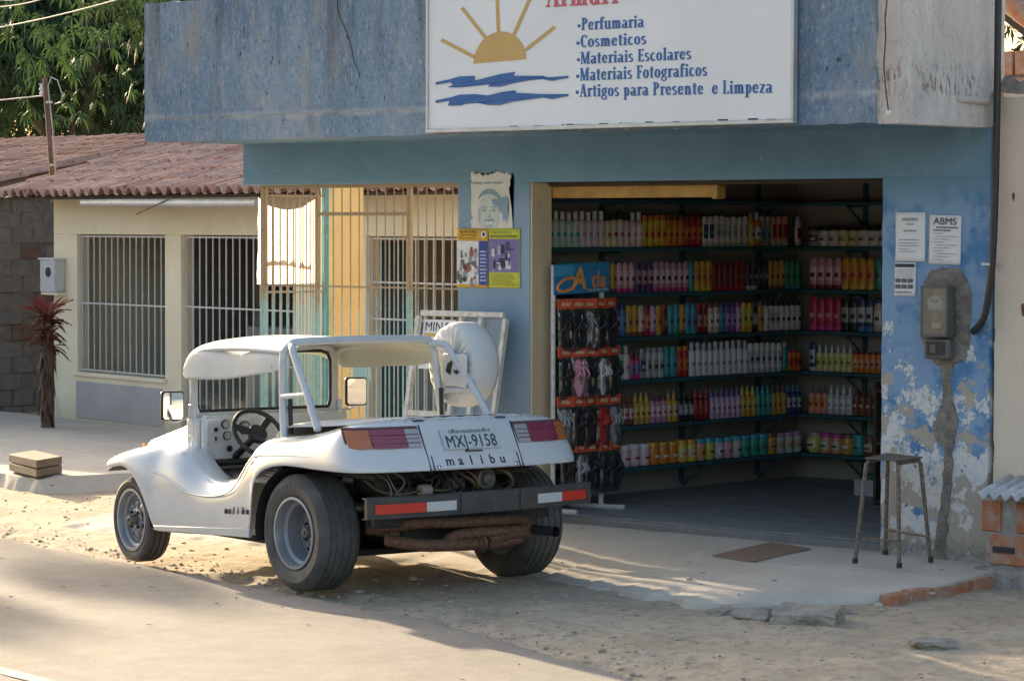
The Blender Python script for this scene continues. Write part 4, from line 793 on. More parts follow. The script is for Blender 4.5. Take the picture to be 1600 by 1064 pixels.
MB().box((-9.70,WY-.16,-.05),(-8.0,WY-.03,.62)).build('mortar_core',M_MORT,lw); MB().box((-9.73,WY-.24,-.05),(-8.0,WY-.161,.155)).build('cement_footing',plain('rough_cement_footing',(.30,.28,.26),.95,.35,10,.8,30,obj=False,bdist=.02),lw)
BR2=bevel_mesh(MB().box((-.145,-.07,-.088),(.145,.07,.088)).mesh('brick',M_BRK,smooth=0),.008)
for j,z in enumerate((.255,.445)):
    for i in range(5):
        inst(BR2,'brick',lw,T(-9.53+i*.31+(-.13 if j else 0)+RT.uniform(-.006,.006),WY-.105+RT.uniform(-.006,.004),z)@(Matrix.Diagonal((.45,1,1,1))@T(.0,0,0) if (j and i==0) else Matrix()))
b=MB(); b.box((-9.645,WY-.181,.24),(-9.50,WY-.17,.275)); b.build('brick_break',M_INK,lw)
cs=thing('corrugated_sheet',(-9,WY-.2,.6),'pale corrugated roofing sheet lying over the low brick wall','roofing')
b=MB(); xs=frange(-9.66,-8,.012); b=grid(xs,[0,1],lambda x,k:(x,WY-.32+.34*k,.575+.085*k+.018*math.sin(x*2*math.pi/.075))); b.build('sheet',plain('fibre_cement',(.48,.49,.50),.85,.2,10,.3,obj=False),cs,solid=.006,smooth=80,fix=False)
rh=thing('rear_house',(-9,19,0),'orange brick house with dark rafters and clay tiles behind the right wall','house')
RX=-9.3; p1=PY(1570,70,18.5); MB().box((p1.x-.35,18.5,0),(p1.x+2.5,18.7,3.3)).build('brick_core',M_MORT,rh)
BR3=bevel_mesh(MB().box((-.14,-.03,-.085),(.14,.03,.085)).mesh('brick',M_BRK,smooth=0),.006)
for j in range(6):
    for i in range(4): inst(BR3,'brick',rh,T(p1.x-.2+i*.30+(.15 if j%2 else 0),18.49,2.35+j*.187))
dv=lambda u,v:PY(u,v,18.2)
b=MB(); a1,a2=dv(1555,22),dv(1680,120); b.add([a1,a2,a2+Vector((0,0,.14)),a1+Vector((0,0,.14)),a1+Vector((0,.4,0)),a2+Vector((0,.4,0)),a2+Vector((0,.4,.14)),a1+Vector((0,.4,.14))],[(0,1,2,3),(7,6,5,4),(0,4,5,1),(1,5,6,2),(2,6,7,3),(3,7,4,0)]); b.build('rafter',M_WOODD,rh)
rt_=MB(); rt_.tube([(0,0,0),(.34,0,0)],.085,12,r2=.07); rt_=rt_.mesh('ridge_tile',M_BRK)
for i in range(6): inst(rt_,'ridge_tile',rh,T(*(dv(1556+i*22,16+i*17)+Vector((0,-.05,.15))))@Matrix.Rotation(R(36),4,'Y'))
# ================================================================ trees
M_MG1=m_leaf('mango_leaf',(.010,.030,.018),(.030,.062,.030),.18); M_MG2=m_leaf('lighter_mango_leaf',(.020,.048,.024),(.048,.088,.038),.22); M_BARK=plain('grey_bark',(.12,.10,.08),.95,.35,9,.6,30,obj=False,bdist=.02)
def tree(name,base,h,cr,label,seed,nwh=2600,leaf=.2,mats=(M_MG1,M_MG2),group=None,trunk=.25,squash=.75,nleaf=10,shell=.35):
    r_=random.Random(seed); o=thing(name,base,label,'tree',group=group); bp=Vector(base); cc=bp+Vector((0,0,h-cr*squash*.75))
    b=MB(); b.tube(bez([bp,bp+Vector((.1,.1,h*.2)),bp+Vector((-.1,.15,h*.42)),cc],5),trunk,10,r2=trunk*.5)
    limbs=[]
    for i in range(9):
        a=i*.7+r_.uniform(0,.5); e=cc+Vector((math.cos(a)*cr*.7,math.sin(a)*cr*.7,cr*r_.uniform(-.3,.45)*squash)); s=bp+Vector((0,0,h*r_.uniform(.3,.5))); b.tube(bez([s,s.lerp(e,.5)+Vector((0,0,.2)),e],4),trunk*.4,6,r2=trunk*.08)
    b.build('trunk',M_BARK,o)
    lob=[(cc+Vector((r_.gauss(0,.45)*cr,r_.gauss(0,.45)*cr,r_.gauss(0,.38)*cr*squash)),cr*r_.uniform(.35,.6)) for i in range(16)]
    for part in (0,1):
        vs=[];fs=[]
        for i in range(nwh//2):
            c,rad=r_.choice(lob); d=Vector((r_.gauss(0,1),r_.gauss(0,1),r_.gauss(0,1))).normalized(); p=c+d*rad*(1-shell*r_.random()**2); d=(d+Vector((0,0,.25))).normalized()
            for k in range(nleaf):
                az=r_.uniform(0,6.283); s=leaf*r_.uniform(.7,1.25); t=d.orthogonal().normalized(); t=Matrix.Rotation(az,3,d)@t
                dir_=(t*1.0+d*r_.uniform(-.1,.7)); dir_.normalize(); w=dir_.cross(d).normalized()*s*.085
                e=p+dir_*s*.5+Vector((0,0,-.10*s)); g=p+dir_*s*.9+Vector((0,0,-.55*s)); n0=len(vs)
                vs+=[p,e-w,e+w+d*.012*s,g]; fs+=[(n0,n0+1,n0+2),(n0+1,n0+3,n0+2)]
        me=bpy.data.meshes.new('crown'); me.from_pydata(vs,[],fs); me.materials.append(mats[part]); q=bpy.data.objects.new('crown',me); link(q,o,Matrix())
    return o
p=ray(130,100)*56; tree('mango_tree',(p.x,p.y,0),9.6,4.6,'dense dark green mango tree with drooping leaves behind the tiled roofs',1,26000,.21,shell=.75,trunk=.35,squash=.8)
p=ray(215,120)*36; tree('leafy_tree',(p.x+1.0,p.y+1.9,0),6.0,2.4,'lighter green feathery tree beside the mango tree at the parapet edge',2,3000,.15,(M_MG2,M_MG2),shell=.6,nleaf=12)
p=ray(190,60)*72; tree('background_tree',(p.x,p.y,0),14,6.5,'dark tree far behind the mango tree filling its gaps',3,8000,.3,shell=.5,trunk=.4)
p=ray(1605,5)*40; tree('background_tree',(p.x+1.2,p.y+1.2,0),6.2,2.2,'dark green tree top above the rear brick house at upper right',4,1600,.2)
# street trees down the road, up-sun of the picture: they dapple the road
def along(q,t,z): # point on the sun ray through ground point with lateral coordinate q
    a=R(SUN_AZ); return Vector((-math.cos(a)*t+q*math.sin(a),math.sin(a)*t+q*math.cos(a),z))
for i,(q_,t,h,cr) in enumerate(((6.2,47,8.1,.42),(4.85,44,7.5,.36),(3.4,52,9.4,.55))):
    p=along(q_,t,0); tree('street_tree',(p.x,p.y,0),h,cr,['street tree standing nearest the houses down the road','middle street tree down the road','street tree standing farthest out down the road'][i],20+i,260,.2,group='street trees down the road',trunk=.08,nleaf=9)
# ================================================================ shelving and goods
SHX=-13.70; SHB=18.24     # front lines of the shelves (left wall, back wall)
SZ=[1.965,1.645,1.335,1.03,.71,.415]
sh=thing('wall_shelving',(-13.8,17,.2),'dark teal wall shelving wrapping the shop corner','shelving')
for z in [2.30]+SZ:
    MB().box((-13.945,15.10,z-.03),(SHX,18.495,z-.002)).build('shelf_board',M_TEALSH,sh,bevel=.003,seg=1); MB().box((SHX+.001,SHB,z-.031),(-11.6,18.495,z-.003)).build('shelf_board',M_TEALSH,sh,bevel=.003,seg=1)
for y in (15.3,16.2,17.1,18.0): MB().box((-13.949,y-.018,.25),(-13.925,y+.018,2.5)).build('upright',M_TEALSH,sh)
for x in (-13.3,-12.5): MB().box((x-.018,18.475,.25),(x+.018,18.499,2.5)).build('upright',M_TEALSH,sh)
brm=MB(); brm.add([(0,-.008,0),(.23,-.008,0),(.23,-.008,-.018),(.02,-.008,-.15),(0,-.008,-.16),(0,.008,0),(.23,.008,0),(.23,.008,-.018),(.02,.008,-.15),(0,.008,-.16)],[(0,1,2,3,4),(9,8,7,6,5)]+[(i,(i+1)%5,(i+1)%5+5,i+5) for i in range(5)])
brm=MB().box((0,-.008,-.014),(.23,.008,0)).tube([(.008,0,-.15),(.21,0,-.012)],.008,6).box((0,-.008,-.16),(.012,.008,-.012)).mesh('bracket',M_TEALSH)
for z in [2.30]+SZ:
    for y in (15.3,16.2,17.1,18.0): inst(brm,'bracket',sh,T(-13.925,y,z-.031))
    for x in (-13.3,-12.5): inst(brm,'bracket',sh,T(x,18.475,z-.032)@Matrix.Rotation(R(-90),4,'Z'))
# container shapes: (body profile, cap profile, depth squash, category)
def prof(*p): return list(p)
KIND={
 'shampoo':(prof((.020,0),(.030,.006),(.0325,.05),(.0325,.12),(.029,.158),(.024,.172),(.0,.174)),prof((.0245,.172),(.0245,.198),(.020,.205),(.0,.205)),.58,'shampoo bottle','bottle'),
 'lotion':(prof((.026,0),(.029,.004),(.029,.135),(.024,.150),(.013,.158),(.0,.158)),prof((.0155,.158),(.0155,.200),(.013,.205),(.0,.205)),.8,'lotion bottle','bottle'),
 'curved':(prof((.022,0),(.027,.006),(.031,.06),(.033,.11),(.030,.17),(.020,.198),(.0,.202)),prof((.026,-.001),(.0285,.006),(.0305,.028),(.0,.029)),.6,'curved shampoo bottle','bottle'),
 'dropper':(prof((.020,0),(.0225,.004),(.0225,.105),(.018,.116),(.009,.120),(.0,.120)),prof((.0105,.120),(.010,.135),(.005,.150),(.0028,.166),(.0,.166)),1.,'nozzle bottle','bottle'),
 'jar':(prof((.044,0),(.050,.006),(.050,.115),(.046,.125),(.0,.126)),prof((.0525,.126),(.0525,.150),(.049,.156),(.0,.156)),1.,'cream jar','jar'),
 'pot':(prof((.036,0),(.052,.02),(.060,.06),(.054,.105),(.044,.12),(.0,.121)),prof((.048,.121),(.048,.142),(.044,.147),(.0,.147)),1.,'round cream jar','jar'),
 'tin':(prof((.022,0),(.024,.003),(.024,.125),(.0,.126)),prof((.0235,.126),(.0235,.143),(.0,.144)),.9,'slim canister','canister'),
}
KM={}
for k,(bp_,cp_,sq,nm,cat) in KIND.items():
    n=14; bm1=MB().lathe(bp_,n,sy=sq).mesh('body',M_PAPER,smooth=50); bm2=MB().lathe(cp_,n,sy=sq).mesh('cap',M_PAPER,smooth=50)
    zs=[z for r,z in bp_ if r>.0]; z0=.28*max(zs); z1=.74*max(zs); lb=MB(); rings=[]
    def rad(z):
        for (r0,a),(r1,c_) in zip(bp_,bp_[1:]):
            if a<=z<=c_ and c_>a: return r0+(r1-r0)*(z-a)/(c_-a)
        return bp_[2][0]
    for z in (z0,(z0+z1)/2,z1): rings.append([Vector(((rad(z)+.0008)*math.cos(t),(rad(z)+.0012)*math.sin(t)*sq,z)) for t in [R(-140+100*i/8) for i in range(9)]])
    lb.loft(rings); lm=lb.mesh('front_label',M_PAPER,smooth=60)
    rings=[]
    for z in (z0+.25*(z1-z0),z0+.55*(z1-z0)): rings.append([Vector(((rad(z)+.0016)*math.cos(t),(rad(z)+.002)*math.sin(t)*sq,z)) for t in [R(-118+56*i/5) for i in range(6)]])
    l2=MB(); l2.loft(rings); KM[k]=(bm1,bm2,lm,l2.mesh('label_print',M_INK,smooth=60))
PAL0={'white':(.62,.63,.64),'grey':(.26,.27,.29),'silver':(.42,.43,.45),'black':(.02,.02,.022),'maroon':(.16,.018,.025),'red':(.38,.03,.03),'crimson':(.42,.025,.08),'orange':(.55,.17,.03),'amber':(.52,.27,.035),'yellow':(.58,.42,.06),'gold':(.42,.26,.08),'brown':(.15,.07,.04),'beige':(.50,.42,.32),'pink':(.55,.26,.33),'pale pink':(.60,.44,.48),'magenta':(.45,.05,.22),'mauve':(.40,.20,.30),'purple':(.17,.09,.30),'violet':(.07,.04,.12),'lilac':(.46,.30,.50),'navy':(.03,.05,.14),'blue':(.06,.16,.38),'cyan':(.05,.30,.40),'teal':(.04,.28,.27),'green':(.03,.25,.12),'pale green':(.38,.50,.42),'lime':(.42,.46,.10),'pale yellow':(.58,.54,.30),'salmon':(.55,.26,.18)}
PAL={k:tuple(min(.78,c*1.3+.004) for c in v) for k,v in PAL0.items()}
ROWN=['top','second','third','fourth','fifth','bottom']
# (count, kind, body colour, cap colour, label colour, print colour)
LEFT=[
 [(1,'lotion','salmon','white','pale pink','red'),(6,'lotion','pale green','white','silver','teal'),(4,'lotion','pale pink','white','silver','mauve'),(2,'lotion','pale yellow','black','beige','brown'),(2,'lotion','pale pink','black','silver','magenta'),(2,'lotion','pale pink','white','white','pink'),(4,'shampoo','yellow','orange','amber','red'),(3,'shampoo','orange','brown','amber','brown'),(3,'shampoo','red','maroon','orange','maroon'),(2,'curved','white','silver','navy','teal'),(6,'curved','white','silver','silver','grey'),(1,'lotion','yellow','gold','beige','brown'),(1,'lotion','orange','silver','white','brown'),(2,'shampoo','grey','silver','teal','navy'),(3,'curved','salmon','silver','red','maroon'),(-1,),(1,'shampoo','white','silver','red','maroon')],
 [(2,'shampoo','maroon','brown','brown','gold'),(3,'shampoo','green','green','teal','white'),(4,'shampoo','gold','gold','brown','beige'),(2,'curved','gold','brown','amber','brown'),(3,'curved','pink','magenta','pale pink','maroon'),(3,'curved','violet','violet','mauve','black'),(6,'curved','mauve','magenta','pale pink','black'),(1,'curved','teal','teal','cyan','navy'),(3,'curved','amber','yellow','orange','brown'),(6,'curved','maroon','red','maroon','brown'),(2,'curved','violet','silver','black','grey'),(2,'curved','black','black','violet','grey'),(3,'curved','gold','brown','amber','brown'),(3,'curved','green','teal','green','navy')],
 [(3,'shampoo','purple','navy','lilac','navy'),(1,'shampoo','blue','navy','cyan','navy'),(2,'curved','amber','brown','gold','brown'),(1,'curved','beige','brown','white','red'),(1,'shampoo','red','maroon','salmon','maroon'),(1,'curved','lilac','magenta','pale pink','purple'),(1,'curved','amber','gold','orange','brown'),(1,'shampoo','maroon','red','brown','gold'),(1,'curved','cyan','blue','cyan','navy'),(1,'curved','teal','green','cyan','navy'),(1,'curved','gold','brown','amber','brown'),(2,'shampoo','cyan','blue','blue','navy'),(2,'shampoo','maroon','red','salmon','brown'),(2,'shampoo','beige','brown','white','red'),(1,'shampoo','blue','navy','cyan','navy'),(2,'shampoo','purple','violet','lilac','navy'),(1,'shampoo','lilac','magenta','pale pink','purple'),(2,'curved','yellow','amber','lime','brown'),(1,'shampoo','black','violet','grey','silver'),(1,'shampoo','amber','brown','gold','brown'),(1,'lotion','pale pink','black','white','mauve'),(2,'shampoo','white','black','silver','black'),(4,'shampoo','white','black','white','black')],
 [(3,'lotion','pale green','green','green','red'),(1,'lotion','white','pale pink','pale pink','mauve'),(2,'dropper','magenta','red','blue','navy'),(1,'shampoo','grey','grey','navy','silver'),(3,'shampoo','silver','grey','grey','black'),(2,'shampoo','teal','teal','cyan','navy'),(2,'shampoo','red','orange','orange','brown'),(10,'lotion','white','silver','white','grey'),(6,'curved','white','silver','silver','violet'),(1,'shampoo','teal','silver','cyan','navy'),(3,'tin','orange','red','red','maroon')],
 [(1,'dropper','white','magenta','pale pink','purple'),(1,'dropper','cyan','blue','white','blue'),(3,'dropper','brown','maroon','pale pink','red'),(3,'dropper','gold','yellow','yellow','brown'),(3,'dropper','mauve','maroon','pale pink','magenta'),(2,'dropper','amber','gold','beige','brown'),(3,'dropper','black','black','grey','silver'),(3,'dropper','maroon','red','red','brown'),(6,'dropper','lilac','purple','pale pink','purple'),(3,'dropper','amber','yellow','yellow','brown'),(3,'dropper','teal','cyan','teal','navy'),(3,'dropper','gold','brown','amber','brown'),(3,'dropper','navy','blue','silver','navy')],
 [(1,'jar','green','green','white','green'),(4,'jar','pale pink','white','pale pink','crimson'),(3,'jar','orange','amber','orange','white'),(2,'jar','yellow','amber','beige','orange'),(1,'jar','salmon','cyan','amber','navy'),(1,'jar','lime','cyan','yellow','navy'),(1,'jar','silver','cyan','white','navy'),(1,'jar','pink','cyan','pink','purple'),(1,'jar','beige','cyan','silver','navy'),(3,'jar','teal','cyan','green','navy'),(1,'jar','amber','brown','gold','brown'),(3,'jar','pale green','mauve','salmon','green')]]
BACK=[
 [(1,'jar','grey','black','black','silver'),(2,'jar','white','black','silver','navy'),(2,'jar','pale yellow','black','lime','brown'),(4,'jar','white','black','silver','navy')],
 [(4,'curved','pink','maroon','pale pink','maroon'),(4,'curved','amber','yellow','orange','red'),(3,'curved','teal','green','green','navy')],
 [(4,'curved','crimson','magenta','crimson','pink'),(2,'curved','black','black','grey','black'),(2,'curved','navy','blue','silver','navy'),(3,'shampoo','beige','navy','white','brown')],
 [(1,'curved','navy','silver','silver','navy'),(6,'dropper','pale yellow','white','lime','brown'),(9,'tin','orange','maroon','salmon','brown')],
 [(3,'dropper','salmon','brown','orange','maroon'),(4,'dropper','silver','white','white','grey'),(7,'dropper','brown','maroon','maroon','beige')],
 [(1,'pot','lime','mauve','pale yellow','maroon'),(2,'jar','salmon','magenta','pale green','maroon'),(1,'jar','amber','brown','gold','white'),(1,'jar','teal','teal','cyan','navy'),(3,'jar','brown','brown','beige','brown')]]
HS=[1.10,1.08,1.12,1.06,1.08,1.02]
rb=random.Random(21); NB=0
def put(kind,M,cols,label,row,sc,cat):
    o=bpy.data.objects.new('%s'%('cream_jar' if cat=='jar' else 'canister' if cat=='canister' else 'shampoo_bottle' if kind in('shampoo','curved') else 'lotion_bottle' if kind=='lotion' else 'nozzle_bottle'),None); o.empty_display_size=.05; link(o,None,M@Matrix.Scale(sc,4)); tag(o,label,cat,'toiletries on the %s shelf'%row)
    for me,nm,c in zip(KM[kind],('body','cap','front_label','label_print'),cols):
        q=bpy.data.objects.new(nm,me); COL.objects.link(q); q.parent=o; q.material_slots[0].link='OBJECT'; q.material_slots[0].material=paint(PAL[c],.32)
def lay(runs,row,z,start,end,back):
    n=sum(abs(r[0]) for r in runs); wid=[]
    for r in runs: wid+= [{'jar':1.55,'pot':1.75,'dropper':.8,'tin':.75}.get(r[1],1.) if r[0]>0 else 1.5]*abs(r[0])
    unit=(end-start)/sum(wid); s=start; k=0; seq=[r for r in runs for _ in range(abs(r[0]))]
    for r,w in zip(seq,wid):
        c=s+unit*w/2; s+=unit*w
        if r[0]<0: continue
        kind=r[1]; base=.066 if kind not in ('jar','pot') else .103; base={'dropper':.047,'tin':.05,'lotion':.06}.get(kind,base)
        sc=min(1.25,max(.8,unit*w*.97/base))*rb.uniform(.97,1.02); sc=min(sc,unit*w*.995/base)
        if kind in('shampoo','curved','lotion'): sc=max(sc,.92)
        sc*= HS[row]
        cat=KIND[kind][4]; lab='%s %s with %s cap, %s from left, %s shelf, %s wall'%(r[2],KIND[kind][3],r[3],ordinal(k),ROWN[row],'back' if back else 'left')
        M=(T(c,SHB+.065,z) if back else T(SHX-.065,c,z)@Matrix.Rotation(R(90),4,'Z'))@Matrix.Rotation(R(rb.uniform(-7,7)),4,'Z')
        if kind in('shampoo','curved') : M=M@Matrix.Rotation(R(rb.choice([0,6,10,-8]) if r[0]>4 else 4),4,'Z')
        put(kind,M,r[2:6],lab,ROWN[row]+(' back' if back else ' left'),sc,cat); k+=1
STARTL=[15.28,15.42,16.0,16.02,16.03,15.98]
for i in range(6):
    lay(LEFT[i],i,SZ[i],STARTL[i],18.30,False); lay(BACK[i],i,SZ[i],-13.68,-12.86+(0 if i!=3 else .06),True)
# cabinet with white bottles and crate at the right end of the shop
cb=thing('side_cabinet',(-11.85,17.2,.2),'dark open cabinet partly hidden by the right door pillar','cabinet')
for z in (.22,.62,.98): MB().box((-12.06,16.9,z),(-11.44,17.35,z+.025)).build('shelf_board',M_WOODD,cb)
for x in (-12.07,-11.43): MB().box((x-.012,16.9,.2),(x+.012,17.35,1.05)).build('side_panel',M_WOODD,cb)
for z,rw in ((.645,'middle'),(1.005,'upper')):
    for i in range(3): put('lotion',T(-11.99+i*.085,17.0,z)@Matrix.Rotation(.2*i,4,'Z'),('white','white','cyan' if z<.8 else 'blue','teal' if z<.8 else 'navy'),'white bottle with %s label, %s from left on the %s cabinet shelf'%('green' if z<.8 else 'blue',ORD[i],rw),'cabinet '+rw,1.15,'bottle')
p=PZ(1352,776,.2); cr=thing('plastic_crate',(p.x,p.y,.2),'pale grey plastic box on the shop floor behind the stool','box')
b=MB(); 
M0=T(p.x,p.y+.1,.2)
for a_,c_ in (((-.1,-.1,0),(.32,-.085,.12)),((-.1,.10,0),(.32,.115,.12)),((-.1,-.085,0),(-.085,.10,.12)),((.305,-.085,0),(.32,.10,.12)),((-.085,-.085,0),(.305,.10,.012))): b.box(a_,c_,M0)
b.build('body',C(.42,.43,.44),cr,bevel=.004); MB().box((-.05,-.05,.014),(.27,.07,.16),M0).build('contents',C(.02,.10,.07),cr,bevel=.01)
# ================================================================ sandal rack
RKX=-13.30; RDY=-.10
rk=thing('sandal_rack',(RKX,15.4,.2),'white metal sandal display rack with a bright header sign just inside the doorway','rack')
M_WP=plain('scuffed_white_tube',(.55,.55,.54),.5,.25,25,.15)
def tubep(par,pts,r,name,m): b=MB(); b.tube(pts,r,8); return b.build(name,m,par)
tubep(rk,[(RKX,14.97,.24),(RKX,14.97,1.85)],.016,'post',M_WP); tubep(rk,[(RKX,15.46,.235),(RKX,15.46,1.84)],.018,'post',M_WP)
for y in (14.97,15.46): tubep(rk,[(RKX-.24,y-.04,.218),(RKX+.17,y+.05,.218)],.018,'foot',M_WP)
tubep(rk,[(RKX,14.97,1.62),(RKX,15.55,1.62)],.005,'hanging_rod',M_WP); RZ=[1.62,1.30,.97,.66]
for z in RZ[1:]: tubep(rk,[(RKX,14.97,z),(RKX,15.57,z+.005)],.005,'hanging_rod',M_WP)
tubep(rk,[(RKX,14.97,1.84),(RKX,15.46,1.84)],.014,'top_bar',M_WP)
hm=frame((RKX+.03,14.94,1.655),(0,1,0),(0,0,1),(1,0,0))@Matrix.Rotation(R(1.5),4,'Z')
MB().box((0,0,0),(.56,.20,.006),hm).build('header_sign',C(.02,.20,.42),rk)
MB().box((.0,.12,.0062),(.2,.19,.0075),hm).build('header_shade',C(.05,.33,.55),rk); MB().box((.3,.01,.0062),(.56,.05,.0075),hm).build('header_shade',C(.02,.14,.30),rk)
text('A',rk,hm@T(.17,.028,.009),C(.72,.36,.08),.21,.004,1.05,'header_lettering',.001,.15); text('tla',rk,hm@T(.375,.035,.009),C(.72,.24,.05),.155,.003,.85,'header_lettering',.001,.1,space=1.12)
b=MB(); b.tube([hm@Vector(p_) for p_ in bez([(.24,.10,.009),(.13,.105,.009),(.05,.07,.009),(.03,.035,.009),(.10,.02,.009),(.19,.045,.009),(.25,.10,.009)],4)],.011,6); b.build('header_swash',C(.74,.30,.09),rk)
text('Seus pes merecem',rk,hm@T(.33,.012,.009),C(.6,.62,.62),.028,0,1,'header_lettering',.0004)
M_BAG=m_glass('clear_plastic_bag',(.78,.80,.82),.7,.10,1.8,.05); M_HEAD=C(.58,.085,.03)
def sole_mesh(L=.25,w=.042,t=.016):
    pts=[]; n=22
    for i in range(n):
        a=2*math.pi*i/n; y=math.sin(a); ww=w*(1+.18*y-.16*math.cos(2*a)*0); x=math.cos(a)*ww*(.86 if abs(y)<.35 else 1); pts.append((x,y*L/2))
    b=MB(); b.prism(pts,0,t); b.tube(bez([(-.036,.0,t),(-.022,.035,t+.03),(0,.075,t+.004),(.022,.035,t+.03),(.036,.0,t)],5),.006,6); return b.mesh('sandal',M_BLK,smooth=40)
SOLE=sole_mesh()
def bag_mesh(w=.15,h=.29,d=.05,seed=0):
    b=MB(); n,m=12,10; vs=[];fs=[]
    for s in (1,-1):
        vv=[]
        for i in range(n+1):
            for j in range(m+1):
                x,z=i/n,j/m; e=math.sin(math.pi*x)**.5*math.sin(math.pi*min(1,max(0,z)))**.5 if 0<z<1 else 0; cr_=.010*fb(x*9+seed,z*4,s)+.005*fb(x*22,z*8+seed,2)
                vv.append(((x-.5)*w*(1-.10*z),s*(.004+d*.5*e+cr_*e),-h+h*z))
        b.add(vv,[(i*(m+1)+j,(i+1)*(m+1)+j,(i+1)*(m+1)+j+1,i*(m+1)+j+1) for i in range(n) for j in range(m)])
    return b.mesh('bag',M_BAG,smooth=25)
BAGS=[bag_mesh(seed=i*3.1) for i in range(3)]; HEAD=MB().box((-.068,-.006,-.055),(.068,.006,.012)).mesh('header_card',M_HEAD); HTX=text_mesh('Atlas',.04,.001,.0004,.2,'CENTER')
SCOL=['black','black','grey','black','black','black','grey','black']; special={(1,1):'pink',(1,3):'silver',(2,3):'red'}
rows=[5,5,5,5]; rws=random.Random(4); RNM=['top','second','third','bottom']
for r,nb in enumerate(rows):
    for i in range(nb):
        y=15.055+i*(.50/(nb-1) if r else .46/(nb-1))-(.0 if r<3 else -.02); colr=special.get((r,i),SCOL[(r*3+i)%8])
        M=T(RKX+.03+.014*(i%2),y,RZ[r]-.006)@Matrix.Rotation(R(90+rws.uniform(-16,16)),4,'Z')@Matrix.Rotation(R(rws.uniform(-3,3)),4,'Y')
        nm={'silver':'grey','pale pink':'pink'}.get(colr,colr)
        o=thing('bagged_sandals',M.translation,'bagged %s sandals with red card, %s from left in %s row of rack'%(nm,ORD[i],RNM[r]),'sandals',group='bagged sandals on the rack'); WM[o.name]=M; o.matrix_world=M
        inst(HEAD,'header_card',o,M); hc=inst(HTX,'card_lettering',o,M@frame((0,-.0068,-.035),(1,0,0),(0,0,1),(0,-1,0))); 
        if not HTX.materials: HTX.materials.append(C(.72,.52,.35))
        inst(BAGS[(r+i)%3],'bag',o,M@T(0,0,-.05))
        for s in (-1,1):
            inst(SOLE,'sandal',o,M@frame((s*.026,.006*s-.004,-.195),(math.cos(R(s*14)),-.5*s*.3,0),(0,0,1 if s>0 else 1),(0,-1,0))@Matrix.Rotation(R(s*4),4,'Z'),[paint(PAL[colr],.5)])
# ================================================================ stool, metal plate
st=thing('metal_stool',(-10.24,14.5,.15),'bent tube metal stool with worn paint and thin seat beside the right pillar','stool')
F=[PZ(1336,880,.15),PZ(1383,866,.15),PZ(1405,887,.15),PZ(1454,878,.15)]   # front-left, back-left, front-right, back-right
ctr=sum(F,Vector())/4; zt=.745
def in_(p,k,z): q=ctr.lerp(p,k); return Vector((q.x,q.y,z))
for a,b_ in ((0,1),(2,3)) if 0 else ((0,2),(1,3)): pass
for (a,b_) in ((0,1),(2,3)):
    A,B_=F[a],F[b_]; pts=[Vector((A.x,A.y,.152)),in_(A,.74,zt-.06),in_(A,.72,zt-.02),in_(A,.66,zt),in_(B_,.66,zt),in_(B_,.72,zt-.02),in_(B_,.74,zt-.06),Vector((B_.x,B_.y,.152))]
    b=MB(); b.tube(pts,.0125,10); b.build('leg_frame',M_STOOL,st)
for a in range(4): b=MB(); b.lathe([(.016,0),(.016,.03)],10,T(F[a].x,F[a].y,.15)); b.build('foot',M_BLK,st)
for a,b_ in ((0,2),(1,3)): tubep(st,[in_(F[a],.92,.30),in_(F[b_],.92,.30)],.007,'stretcher',M_STOOL)
cs_=[in_(F[a],.78,zt) for a in (0,2,3,1)]; b=MB(); b.add([p+Vector((0,0,.012)) for p in cs_]+[p+Vector((0,0,.022)) for p in cs_],[(3,2,1,0),(4,5,6,7),(0,1,5,4),(1,2,6,5),(2,3,7,6),(3,0,4,7)]); b.build('seat',M_STOOL,st,bevel=.008)
mp=[PZ(u,v,.13) for u,v in ((1113,866),(1178,876),(1267,863),(1205,853))]
for p in mp: p.z=z_ap(p.x,min(p.y,14.9))+.004
b=MB(); b.add(mp+[p+Vector((0,0,.006)) for p in mp],[(3,2,1,0),(4,5,6,7),(0,1,5,4),(1,2,6,5),(2,3,7,6),(3,0,4,7)])
o=b.build('metal_plate',M_IRON,loc=mp[0]); tag(o,'flat rusty metal plate lying on the concrete before the doorway','plate')
# ================================================================ the buggy (local axes: x forward, y left, z up)
CA=R(11); ch=Vector((-math.cos(CA),math.sin(CA),0)); cl=Vector((-math.sin(CA),-math.cos(CA),0))
CO=PZ(466,833,.335)-cl*.74; CO.z=0
car=thing('beach_buggy',CO,'white open beach buggy with canvas roof and covered spare wheel','car',R(180-11)); CM=frame(CO,ch,cl,(0,0,1)); WM[car.name]=CM.copy()
def paint_car():
    t=NT('white_car_paint'); p=t.pos(obj=True); n=t.noise(3,5,.6,p); g=t.noise(30,4,.7,p)
    c=t.mix(t.ramp(n,[(.3,0),(.7,1)]),(.53,.545,.565),(.59,.60,.615)); c=t.mix(t.ramp(g,[(.6,0),(.8,.25)]),c,(.55,.52,.47))
    z=t.sep()[2]; c=t.mix(t.math('MULTIPLY',t.ramp(t.math('ADD',z,t.math('MULTIPLY',g,.25)),[(.35,1),(.55,0)]),.35),c,(.50,.44,.36))
    return t.fin(c,t.ramp(n,[(.2,.16),(.8,.30)]),t.bump(t.noise(7,3,.5,p),.04,.01),spec=.5,coat=.8)
M_CAR=paint_car(); M_CANV=plain('white_canvas',(.58,.58,.565),.7,.06,6,.25,14,bdist=.012); M_CANVU=plain('cream_lining',(.60,.585,.51),.6,.06,6,.15,10,bdist=.01)
